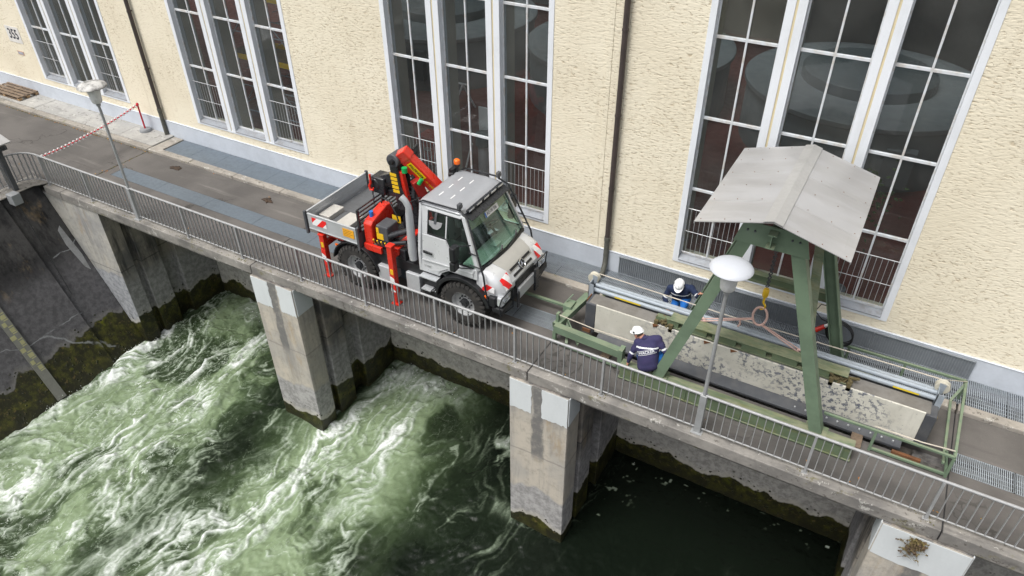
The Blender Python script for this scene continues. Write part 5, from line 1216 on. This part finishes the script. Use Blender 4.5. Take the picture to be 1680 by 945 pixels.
part('horn', MB().cyl((-8.62, YC+.5, 2.80), (-8.50, YC+.5, 2.84), .05, .03, n=12).box(-8.66, YC+.55, 2.78, -8.56, YC+.8, 2.9), M['black'], tk)
# --- exhaust
part('exhaust', MB().tube([(-8.72, .62, 1.30), (-8.73, .62, 1.5), (-8.72, .62, 2.45), (-8.72, .62, 2.68), (-8.78, .60, 2.82), (-8.86, .58, 2.90)], [.085, .10, .085, .07, .07, .075], 18), M['alu'], tk)
# --- drop-side bed
bd = part('bed_floor', MB().box(-11.72, .50, 1.26, -10.18, 2.78, 1.335), M['bed'], tk, .01)
part('side_panel', MB().box(-11.68, .465, 1.31, -10.20, .495, 1.73).box(-11.68, .458, 1.70, -10.20, .502, 1.735).box(-11.68, .458, 1.305, -10.20, .502, 1.34), M['alu'], tk, .006)
part('side_panel', MB().box(-11.68, 2.785, 1.31, -10.20, 2.815, 1.73).box(-11.68, 2.778, 1.70, -10.2, 2.822, 1.735), M['alu'], tk, .006)
q = MB().box(-11.775, .50, 1.31, -11.745, 2.78, 1.73).box(-11.78, .50, 1.70, -11.735, 2.78, 1.735)
for z in (1.42, 1.53, 1.63): q.box(-11.745, .52, z-.006, -11.738, 2.76, z+.006)
part('tailgate', q, M['alu'], tk, .006)
for x in (-11.76, -10.17):
    for y in (.48, 2.80): part('corner_post', MB().box(x-.035, y-.035, 1.15, x+.035, y+.035, 1.77), M['darksteel'], tk, .012)
part('bulkhead', MB().box(-10.19, .52, 1.24, -10.14, 2.78, 1.62), M['darksteel'], tk, .01)
q = MB()
for y in (.56, 1.5, 2.70): q.box(-10.18, y-.025, 1.62, -10.13, y+.025, 2.20)
for z in (1.70, 1.80, 1.90, 2.0, 2.10, 2.20): q.beam((-10.155, .56, z), (-10.155, 2.70, z), .028, .03)
part('headboard_bars', q, M['blackp'], tk)
part('tool_box', MB().box(-11.70, .86, 1.336, -11.38, 1.42, 1.50), M['tread'], tk, .012)
part('tool_box', MB().box(-11.12, .80, 1.336, -10.72, 1.34, 1.47), M['tread'], tk, .012)
part('tool_box', MB().box(-11.36, .82, 1.336, -11.14, 1.40, 1.39), M['bed'], tk, .012)
part('warning_panel', MB().box(-11.54, .452, 1.46, -11.10, .4575, 1.66), M['stripe_t'], tk)
nl = part('notice_plate', MB().box(-10.60, .452, 1.44, -10.27, .4575, 1.66), M['orange'], tk)
for i, w_ in enumerate((.26, .22, .27, .2)): part('notice_line', MB().box(-10.58, .450, 1.61-i*.045, -10.58+w_, .4515, 1.618-i*.045), M['rust'], nl)
part('underrun_bar', MB().box(-11.7, .75, .95, -11.62, 2.4, 1.05).box(-11.62, 1.1, .8, -11.4, 1.25, 1.25).box(-11.62, 1.9, .8, -11.4, 2.05, 1.25), M['black'], tk, .01)
part('side_marker', MB().box(-11.02, .55, .98, -10.92, .58, 1.03), M['amber'], tk)
for q in (MB().box(-11.6, .6, 1.14, -10.2, .7, 1.255), MB().box(-11.6, 2.5, 1.14, -10.2, 2.6, 1.255), MB().box(-10.1, .56, 1.17, -9.6, .9, 1.34)): part('subframe', q, M['red'], tk, .01)
# stabiliser legs
def stab(x, y, z1, s):
    o = part('stabiliser_leg', MB().box(x-.07, y-.07, .32, x+.07, y+.07, z1), M['red'], tk, .012)
    part('inner_leg', MB().box(x-.05, y-.05, .10, x+.05, y+.05, .32).box(x-.10, y-.09, .0, x+.10, y+.09, .03).cyl((x, y, .03), (x, y, .1), .04, n=10), M['red'], o)
    part('leg_stripes', MB().box(x-.062, y-.0745, .38, x+.062, y-.0705, .80), M['stripe_s'], o)
    part('leg_sticker', MB().box(x-.03, y-.0745, .88, x+.05, y-.0705, 1.02), M['yellow'], o)
    part('leg_cap', MB().box(x-.085, y-.085, z1, x+.085, y+.085, z1+.04).box(x-.05, y+s*.07, z1-.35, x+.05, y+s*.5, z1-.2), M['red'], o, .01)
stab(-11.35, .52, 1.20, 1); stab(-9.19, .42, 1.62, 1);  stab(-11.35, 2.64, 1.20, -1); stab(-9.19, 2.74, 1.60, -1)
# --- crane
part('crane_tank', MB().prism([(.60, 1.35), (1.45, 1.35), (1.45, 2.04), (1.25, 2.09), (.68, 1.93), (.60, 1.86)], 'x', -10.08, -9.84), M['red'], tk, .03)
part('filler_cap', MB().cyl((-9.98, .82, 1.95), (-9.98, .82, 2.09), .05, n=12), M['bluep'], tk)
vb = part('valve_block', MB().box(-9.78, .68, 1.45, -9.45, 1.10, 1.86), M['darksteel'], tk, .03)
part('valve_label', MB().box(-9.77, .672, 1.50, -9.58, .6785, 1.66).box(-9.77, .672, 1.67, -9.70, .6785, 1.80), M['yellow'], vb)
part('lever_row', MB().box(-9.86, .62, 1.30, -9.46, .70, 1.36), M['darksteel'], vb, .01)
for i in range(7): part('control_lever', MB().cyl((-9.82+i*.055, .64, 1.36), (-9.82+i*.055, .60, 1.48), .009, n=6).cyl((-9.82+i*.055, .60, 1.48), (-9.82+i*.055, .595, 1.505), .018, n=8), M['black'] if i % 2 else M['yellow'], vb)
part('base_frame', MB().box(-9.78, .62, 1.165, -8.95, 2.5, 1.44), M['blackp'], tk, .02)
part('outrigger_beam', MB().box(-9.28, .56, 1.30, -9.10, 2.6, 1.48), M['red'], tk, .02)
part('hydraulic_cylinder', MB().cyl((-9.45, .75, 1.62), (-8.9, .95, 1.86), .075, n=16).cyl((-9.4, .6, 1.50), (-8.95, .72, 1.62), .05, n=12), M['blackp'], tk)
part('slew_column', MB().lathe((-9.42, YC+.05, 1.44), (0, 0, 1), [(.25, 0), (.25, .22), (.18, .34), (.16, .8)], 24), M['blackp'], tk)
TB = Vector((-9.50, YC-.05, 1.95)); TT = Vector((-9.62, YC-.06, 3.10))
part('mast', MB().beam(TB-Vector((.02, .11, 0)), TT-Vector((.02, .11, 0)), .13, .22, up=(1, 0, 0)), M['blackp'], tk, .03)
part('mast', MB().beam(TB+Vector((.12, -.06, 0)), TT+Vector((.10, -.06, -.15)), .12, .16, up=(1, 0, 0)), M['red'], tk, .02)
part('mast', MB().beam(TB+Vector((.02, .13, 0)), TT+Vector((.02, .13, 0)), .06, .28, up=(1, 0, 0)), M['blackp'], tk, .02)
for i in range(5):
    p = TB.lerp(TT, .45+i*.09)+Vector((-.05, -.178, 0)); part('mast_sticker', MB().beam(p-Vector((.09, 0, .015)), p+Vector((.09, 0, -.015)), .008, .075, up=(0, 0, 1)), M['yellow'], tk)
KN = Vector((-9.62, YC-.06, 3.20))
part('knuckle', MB().cyl(KN+Vector((-.02, -.17, 0)), KN+Vector((-.02, .17, 0)), .165, n=24), M['darksteel'], tk, .02)
part('knuckle_pin', MB().cyl(KN+Vector((0, -.26, 0)), KN+Vector((0, .26, 0)), .06, n=14), M['black'], tk)
B0 = Vector((-9.44, YC-.04, 3.33)); B1 = Vector((-8.80, YC+.34, 2.42))
bdir = (B1-B0).normalized(); nn = Vector((0, -1, 0)); nn = (nn-bdir*nn.dot(bdir)).normalized(); up_ = nn.cross(bdir) if nn.cross(bdir).z > 0 else bdir.cross(nn)
bm_ = part('boom', MB().beam(B0, B1, .22, .32, up=up_).beam(B0-bdir*.12, B0+bdir*.12, .24, .36, up=up_), M['red'], tk, .025)
part('boom_extension', MB().beam(B1-bdir*.05, B1+bdir*.55, .14, .18, up=up_), M['darksteel'], bm_, .02)
part('boom_lug', MB().beam(B0+bdir*.25-up_*.20, B0+bdir*.62-up_*.17, .17, .14, up=up_), M['red'], bm_, .02)
side = nn if (Vector((0, -10, 10))-B0).dot(nn) > 0 else -nn
mid_ = B0.lerp(B1, .38)+side*.114+up_*.02
pl_ = part('logo_plate', MB().beam(mid_-bdir*.25, mid_+bdir*.25, .008, .15, up=up_), mat('logo_yellow', (.90, .66, .0), .4, amt=.1), bm_, .003)
xax = bdir; fm = frame(mid_+side*.006, xax, up_)
if (fm.to_3x3() @ Vector((0, 0, 1))).dot(side) < 0: fm = frame(mid_+side*.006, xax, -up_)
text_part('logo_text', 'PALFINGER', .095, fm, M['black'], pl_, ext=.001, sx=.92, bold=.002)
m2 = B0.lerp(B1, .80)+side*.114+up_*.0
text_part('model_text', 'PK 12000 SH', .075, Matrix.Translation(m2+side*.001-fm.translation) @ fm, bpy.data.materials['logo_yellow'], bm_, ext=.001, sx=.85)
part('lift_cylinder', MB().cyl(TB+Vector((.25, -.02, .35)), B0+bdir*.45-up_*.16, .055, n=14), M['blackp'], tk)
part('cylinder_rod', MB().cyl(B0+bdir*.45-up_*.16, B0+bdir*.62-up_*.20, .03, n=12), M['chrome'], tk)
part('outer_boom', MB().beam((-9.20, YC-.02, 2.75), (-9.05, YC+.30, 1.75), .16, .22), mat('crane_red_dull', (.40, .022, .016), .45, amt=.4), tk, .02)
part('tip_plate', MB().prism([(YC+.20, 3.1), (YC+.36, 3.1), (YC+.40, 3.42), (YC+.22, 3.38)], 'x', -9.40, -9.36), M['blackp'], tk)
part('hydraulic_cap', MB().cyl((-9.32, YC-.22, 3.0), (-9.32, YC-.22, 3.12), .065, n=14), M['greenp'], tk)
part('hydraulic_cap', MB().cyl((-9.05, YC-.1, 2.72), (-8.99, YC-.05, 2.84), .05, n=14), M['greenp'], tk)
for k in range(9):
    a = Vector((-9.45+random.gauss(0, .1), YC-.1+random.gauss(0, .1), 2.2+random.gauss(0, .3))); b = Vector((-9.0+random.gauss(0, .12), YC+.1+random.gauss(0, .2), 2.0+random.gauss(0, .35))); m_ = (a+b)/2+Vector((0, -.15, -.2))
    part('hose', MB().tube([a, a.lerp(m_, .6), m_, b.lerp(m_, .6), b], .014, 6), M['black'], tk)
part('hose', MB().tube([(-9.92, 1.15, 2.16), (-9.85, 1.1, 2.34), (-9.6, 1.05, 2.36), (-9.4, 1.0, 2.1), (-9.35, 1.0, 1.9)], .018, 8), M['black'], tk)
wn_ = part('winch', MB().box(-10.38, YC-.18, 2.20, -10.0, YC+.2, 2.62).cyl((-10.3, YC-.2, 2.42), (-10.3, YC+.22, 2.42), .16, n=20), M['blackp'], tk, .03)
part('winch_arm', MB().beam((-10.2, YC, 2.5), (-9.65, YC, 2.75), .2, .22).beam((-10.1, YC, 2.2), (-9.6, YC, 2.3), .14, .16), M['blackp'], tk, .02)
part('hook', MB().tube([(-10.32, YC-.26, 2.72), (-10.32, YC-.26, 2.50), (-10.36, YC-.27, 2.42), (-10.33, YC-.28, 2.33), (-10.26, YC-.28, 2.33), (-10.24, YC-.28, 2.40)], [.025, .03, .032, .032, .028, .015], 8), M['red'], wn_)
q = MB()
for k in range(8): q.torus((-10.32+.01*random.random(), YC-.24, 2.26-k*.045), (1 if k % 2 else .2, .3, 0), .03, .009, 10, 5)
part('chain', q, M['darksteel'], wn_)
part('warning_tag', MB().box(-9.66, YC-.42, 1.74, -9.42, YC-.415, 1.92), M['yellow'], tk)
# ================================================================== PEOPLE
from mathutils.bvhtree import BVHTree
def sdf_body(prims, lo, hi, h=.0075):
    """prims: (a, b, ra, rb, k, tag). Smooth union of tapered capsules, polygonised as one skin (surface nets)."""
    lo = np.array(lo); n = np.ceil((np.array(hi)-lo)/h).astype(int)+1
    vol = np.full(n, .2, np.float32); tag = np.zeros(n, np.int16); par = np.zeros(n, np.float32); best = np.full(n, 9., np.float32)
    for a, b, ra, rb, k, tg in prims:
        a = np.array(a, float); b = np.array(b, float); m = max(ra, rb)+k+.05
        i0 = np.clip(np.floor((np.minimum(a, b)-m-lo)/h).astype(int), 0, n-1); i1 = np.clip(np.ceil((np.maximum(a, b)+m-lo)/h).astype(int)+1, 1, n)
        sl = tuple(slice(p, q) for p, q in zip(i0, i1))
        G = np.stack(np.meshgrid(*[lo[i]+h*np.arange(i0[i], i1[i]) for i in range(3)], indexing='ij'), -1)
        d = b-a; L2 = max(d@d, 1e-9); t = np.clip(((G-a)@d)/L2, 0, 1)
        ds = (np.linalg.norm(G-a-t[..., None]*d, axis=-1)-(ra+(rb-ra)*t)).astype(np.float32)
        v = vol[sl]; hh = np.clip(.5+.5*(v-ds)/k, 0, 1); vol[sl] = v*(1-hh)+ds*hh-k*hh*(1-hh)
        bs = best[sl]; mk = ds < bs; bs[mk] = ds[mk]; best[sl] = bs; tt = tag[sl]; tt[mk] = tg; tag[sl] = tt; pp = par[sl]; pp[mk] = t[mk]; par[sl] = pp
    ins = vol < 0
    c = [(i, j, k) for i in (0, 1) for j in (0, 1) for k in (0, 1)]
    cnt = sum(ins[i:n[0]-1+i, j:n[1]-1+j, k:n[2]-1+k].astype(np.int8) for i, j, k in c)
    act = (cnt > 0) & (cnt < 8); I = np.argwhere(act); idx = np.full(act.shape, -1, np.int64); idx[act] = np.arange(len(I))
    S = np.zeros((len(I), 3)); W = np.zeros(len(I))
    E = [(p, q) for p in range(8) for q in range(p+1, 8) if sum(abs(c[p][r]-c[q][r]) for r in range(3)) == 1]
    cv = [vol[I[:, 0]+a, I[:, 1]+b, I[:, 2]+d] for a, b, d in c]
    for p, q in E:
        m = (cv[p] < 0) != (cv[q] < 0); t = np.where(m, cv[p]/np.where(m, cv[p]-cv[q], 1), 0)
        P = np.array(c[p])[None]+t[:, None]*(np.array(c[q])-np.array(c[p]))[None]; S += P*m[:, None]; W += m
    V = lo+h*(I+S/W[:, None]); F = []
    for ax in range(3):
        o = [0, 0, 0]; o[ax] = 1
        A = ins[:n[0]-o[0], :n[1]-o[1], :n[2]-o[2]]; B = ins[o[0]:, o[1]:, o[2]:]; X = np.argwhere(A != B); u, w = [(1, 2), (2, 0), (0, 1)][ax]
        X = X[(X[:, u] > 0) & (X[:, w] > 0)]; fl = A[X[:, 0], X[:, 1], X[:, 2]]
        def cell(du, dw): Y = X.copy(); Y[:, u] -= du; Y[:, w] -= dw; return idx[Y[:, 0], Y[:, 1], Y[:, 2]]
        q = np.stack([cell(1, 1), cell(0, 1), cell(0, 0), cell(1, 0)], -1); q[~fl] = q[~fl][:, ::-1]; F.append(q)
    F = np.vstack(F); F = F[(F >= 0).all(1)]
    return V, F, tag[I[:, 0], I[:, 1], I[:, 2]], par[I[:, 0], I[:, 1], I[:, 2]]

def hand(wr, d, palm_n, thumb, T, curl=.5):
    wr = Vector(wr); d = Vector(d).normalized(); s_ = Vector(thumb); s_ = (s_-d*s_.dot(d)).normalized(); nrm = Vector(palm_n); nrm = (nrm-d*nrm.dot(d)-s_*nrm.dot(s_)).normalized()
    P = [(wr, wr+d*.045, .026, .028, .02, T)]; k = wr+d*.07
    for i, (o, L) in enumerate(((.030, .072), (.010, .080), (-.010, .074), (-.029, .058))):
        b = k+s_*o; P.append((wr+d*.035+s_*o*.7, b, .015, .0125, .012, T)); m = b+(d*(1-curl*.35)+nrm*curl*.6).normalized()*L*.5; e = m+(d*(1-curl)+nrm*curl*1.1).normalized()*L*.5
        P += [(b, m, .0115, .0105, .004, T), (m, e, .0105, .0085, .004, T)]
    b = wr+d*.02+s_*.028; m = b+(d*.6+s_*.7+nrm*.25).normalized()*.04; e = m+(d*.9+nrm*.4).normalized()*.03
    P += [(b, m, .015, .0125, .010, T), (m, e, .012, .009, .004, T)]
    return P

def worker(name, label, J, face, mats, logo):
    J = {k: Vector(v) for k, v in J.items()}; face = Vector(face).normalized()
    sh = (J['shl']+J['shr'])/2; up_s = (sh-J['hip']).normalized(); side = (J['shr']-J['shl']).normalized(); hs = side
    SK, JA, TR, BO, HA = 0, 1, 2, 3, 5
    H = J['head']; hu = Vector((0, 0, 1))-face*face.z; hu.normalize(); hr = face.cross(hu)
    waist = J['hip'].lerp(sh, .28); chest = J['hip'].lerp(sh, .72)
    P = []
    for o in (-1, 1):
        P += [(J['hip']+hs*o*.085, waist+hs*o*.075, .125, .115, .08, JA), (waist+hs*o*.075, chest+hs*o*.095, .122, .135, .08, JA), (chest+hs*o*.085, sh+hs*o*.12, .13, .085, .07, JA)]
    P += [(J['hip']-up_s*.0, waist, .13, .125, .05, JA), (waist, chest, .13, .14, .06, JA)]
    P += [(sh, J['shl'], .085, .075, .05, JA), (sh, J['shr'], .085, .075, .05, JA)]
    P += [(sh-up_s*.02, sh.lerp(H, .42), .072, .066, .02, JA), (sh.lerp(H, .3), H, .058, .056, .02, SK)]
    # head: skull, face, jaw, nose, brow, lips, ears
    P += [(H+hu*.035-face*.02, H+hu*.045+face*.012, .088, .084, .02, HA), (H-hu*.01+face*.03, H-hu*.055+face*.045, .066, .050, .03, SK), (H-hu*.085+face*.05, H-hu*.09+face*.065, .030, .026, .02, SK),
          (H+hu*.01+face*.085, H-hu*.028+face*.105, .011, .016, .010, SK), (H+hu*.022+face*.078-hr*.035, H+hu*.022+face*.078+hr*.035, .014, .014, .012, SK), (H-hu*.056+face*.086-hr*.015, H-hu*.056+face*.086+hr*.015, .008, .008, .006, SK)]
    for o in (-1, 1): P.append((H+hr*o*.078-hu*.0-face*.012, H+hr*o*.082-hu*.04-face*.008, .017, .011, .006, SK))
    for s_ in 'lr':
        a, e, w = J['sh'+s_], J['el'+s_], J['wr'+s_]
        P += [(a, a.lerp(e, .5), .072, .062, .04, JA), (a.lerp(e, .5), e, .062, .053, .03, JA), (e, e.lerp(w, .35), .054, .053, .02, JA), (e.lerp(w, .35), e.lerp(w, .93), .052, .038, .02, JA)]
        P += [(e.lerp(w, .88), w, .027, .025, .01, SK)]
        d = (w-e).normalized(); P += hand(w, J.get('hd'+s_, w+d)-w if 'hd'+s_ in J else d, J['pn'+s_], J['th'+s_], SK)
        hj, k, an = J['hip']+hs*(-.1 if s_ == 'l' else .1), J['kn'+s_], J['an'+s_]
        P += [(hj, hj.lerp(k, .5), .100, .088, .05, TR), (hj.lerp(k, .5), k, .088, .068, .03, TR), (k, k.lerp(an, .4), .066, .064, .02, TR), (k.lerp(an, .4), an, .064, .050, .02, TR)]
        t_ = J['to'+s_]; P += [(an, an.lerp(t_, .35)-Vector((0, 0, .02)), .046, .046, .015, BO), (an.lerp(t_, .35)-Vector((0, 0, .02)), t_, .046, .040, .015, BO), (an-(t_-an).normalized()*.04-Vector((0, 0, .03)), an, .040, .042, .015, BO)]
    pts = np.array([[*p[0]] for p in P]+[[*p[1]] for p in P]); lo = pts.min(0)-.2; hi = pts.max(0)+.2
    V, F, tag, par = sdf_body([(tuple(a), tuple(b), ra, rb, k, t) for a, b, ra, rb, k, t in P], lo, hi)
    loc = Vector((J['hip'].x, J['hip'].y, min(J['tol'].z, J['tor'].z)-.04)); rt = root(name, loc, label, 'person', 'workers at the stop log')
    # materials by what each piece of the skin is
    q = V-np.array(J['hip']); us = np.array(up_s); hgt = q@us; L = (sh-J['hip']).length; fr = hgt/L
    back = np.array(up_s.cross(side)); mi = tag.copy()
    tor = (tag == JA); lat = (V-np.array(sh))@np.array(side)
    stripe = tor & (fr > .74) & (fr < .80) & (np.abs(lat) < .30)
    for s_ in 'lr':
        a = np.array(J['sh'+s_]); e = np.array(J['el'+s_]); d = e-a; t = ((V-a)@d)/(d@d); r_ = np.linalg.norm(V-a-np.clip(t, 0, 1)[:, None]*d, axis=1)
        stripe &= ~((t > .15) & (r_ < .085)); stripe |= (t > .78) & (t < .90) & (r_ < .085) & (tag == JA)
    mi[stripe] = 4
    fm = np.array([np.bincount(mi[f]).argmax() for f in F]) if len(F) < 5000 else mi[F[:, 0]]
    me = bpy.data.meshes.new('body'); me.from_pydata((V-np.array(loc)).tolist(), [], F.tolist())
    for m in mats: me.materials.append(m)
    me.polygons.foreach_set('material_index', fm.astype(np.int32)); me.polygons.foreach_set('use_smooth', np.ones(len(F), bool)); me.update()
    sm = bmesh.new(); sm.from_mesh(me)
    for _ in range(2): bmesh.ops.smooth_vert(sm, verts=sm.verts, factor=.5, use_axis_x=True, use_axis_y=True, use_axis_z=True)
    bmesh.ops.recalc_face_normals(sm, faces=sm.faces); bv = BVHTree.FromBMesh(sm); sm.to_mesh(me); sm.free()
    o = link(bpy.data.objects.new('body', me)); o.parent = rt
    # helmet with peak, headband slot and ear plugs; eyes
    hc = H+hu*.052-face*.004; mb = MB(); rings = []
    for f_ in np.linspace(0, 1, 9):
        a = f_*math.pi/2; rr = math.cos(a); zz = math.sin(a)*.108; rings.append([hc+hr*(.112*rr*math.cos(t))+face*(.132*rr*math.sin(t)-.004)+hu*zz for t in np.linspace(0, 2*math.pi, 33)[:-1]])
    hl = part('helmet', mb.frustum(rings, sm=True), M['helmet'], rt)
    br = []
    for t in np.linspace(0, 2*math.pi, 33)[:-1]:
        e_ = .012+.045*max(0, math.sin(t))**2; br.append((hc+hr*((.112+e_*.35)*math.cos(t))+face*((.132+e_)*math.sin(t))-hu*.010*max(0, math.sin(t)), t))
    part('brim', MB().frustum([[p+hu*.006 for p, t in br], [p-hu*.006 for p, t in br]]), M['helmet'], hl)
    part('ridge', MB().tube([hc+face*(.132*math.cos(a)-.004)*1.01+hu*.111*math.sin(a) for a in np.linspace(.5, 2.6, 9)], .010, 6), M['helmet'], hl)
    for o_ in (-1, 1):
        p = hc+hr*o_*.108+hu*.028-face*.005; part('ear_clip', MB().cyl(p, p+hr*o_*.012, .022, n=12), M['black'], hl)
        part('eye', MB().lathe(H+hu*.004+face*.082+hr*o_*.032, face, [(.010, -.004), (.011, .0), (.006, .006), (.001, .008)], 10), M['white'], rt)
    part('collar', MB().tube([sh.lerp(H, .30)+(side*math.cos(t)+up_s.cross(side)*math.sin(t))*.075+up_s*.02 for t in np.linspace(0, 2*math.pi, 17)[:-1]], .022, 6, 0, True), mats[1], rt)
    if logo:
        bk = Vector(back) if Vector(back).dot(Vector((0, -1, .6))) > 0 else -Vector(back)
        ctr = J['hip'].lerp(sh, .60)+bk*.3; rx = side if side.x > 0 else -side; ry = bk.cross(rx); ry = ry if ry.z > 0 else -ry
        fr_m = frame(ctr, rx, ry)
        tx = text_part('logo_text', 'WACKER', .085, fr_m, M['reflect'], rt, ext=0, sx=.95, bold=.002)
        q = MB(); w_, h_ = .19, .048
        for a, b, c_, d_ in ((-w_, h_-.008, w_, h_), (-w_, -h_, w_, -h_+.008), (-w_, -h_, -w_+.008, h_), (w_-.008, -h_, w_, h_)):
            nseg = 10
            for i in range(nseg):
                x0, x1 = a+(c_-a)*i/nseg, a+(c_-a)*(i+1)/nseg; q.add([fr_m @ Vector(p) for p in ((x0, b, 0), (x1, b, 0), (x1, d_, 0), (x0, d_, 0))], [(0, 1, 2, 3)])
        bx = part('logo_frame', q, M['reflect'], rt)
        for ob in (tx, bx):
            for v in ob.data.vertices:
                hit = bv.ray_cast(v.co, -bk); 
                if hit[0] is not None: v.co = hit[0]+bk*.006
    return rt
worker('person', 'person in navy jacket with white helmet crouching with back to the river', dict(
    hip=(-3.04, .68, .57), shl=(-3.34, .80, .96), shr=(-2.97, .90, 1.13), head=(-3.38, .86, 1.13), ell=(-3.42, .70, .68), wrl=(-3.46, .70, .46), elr=(-2.78, .84, .93), wrr=(-2.88, 1.05, .80),
    pnl=(0, 1, 0), thl=(-.2, .6, 0), pnr=(0, .5, -1), thr=(-1, 0, 0), knl=(-3.36, 1.0, .72), knr=(-2.84, 1.04, .74), anl=(-3.22, .80, .43), anr=(-2.93, .80, .43), tol=(-3.28, .98, .40), tor=(-2.90, .98, .40)),
    (-.86, .28, -.42), [M['skin'], M['navy'], M['blue'], M['boot'], M['reflect'], M['hair']], True)
worker('person', 'person in dark blue jacket with white helmet kneeling by the facade', dict(
    hip=(-3.20, 3.24, .50), shl=(-3.46, 3.10, .78), shr=(-3.00, 3.14, .92), head=(-3.25, 3.02, .985), ell=(-3.53, 3.02, .54), wrl=(-3.40, 2.86, .44), elr=(-2.80, 3.02, .84), wrr=(-2.74, 2.92, 1.0),
    pnl=(0, -.3, -1), thl=(1, 0, 0), pnr=(1, 0, 0), thr=(-.2, -.6, .4), knl=(-3.30, 2.90, .16), knr=(-3.04, 2.84, .50), anl=(-3.28, 3.30, .13), anr=(-3.05, 2.98, .13), tol=(-3.28, 3.42, .10), tor=(-3.04, 2.82, .10)),
    (.10, -.72, -.66), [M['skin'], M['navy2'], M['blue'], M['boot'], M['reflect'], M['hair']], False)
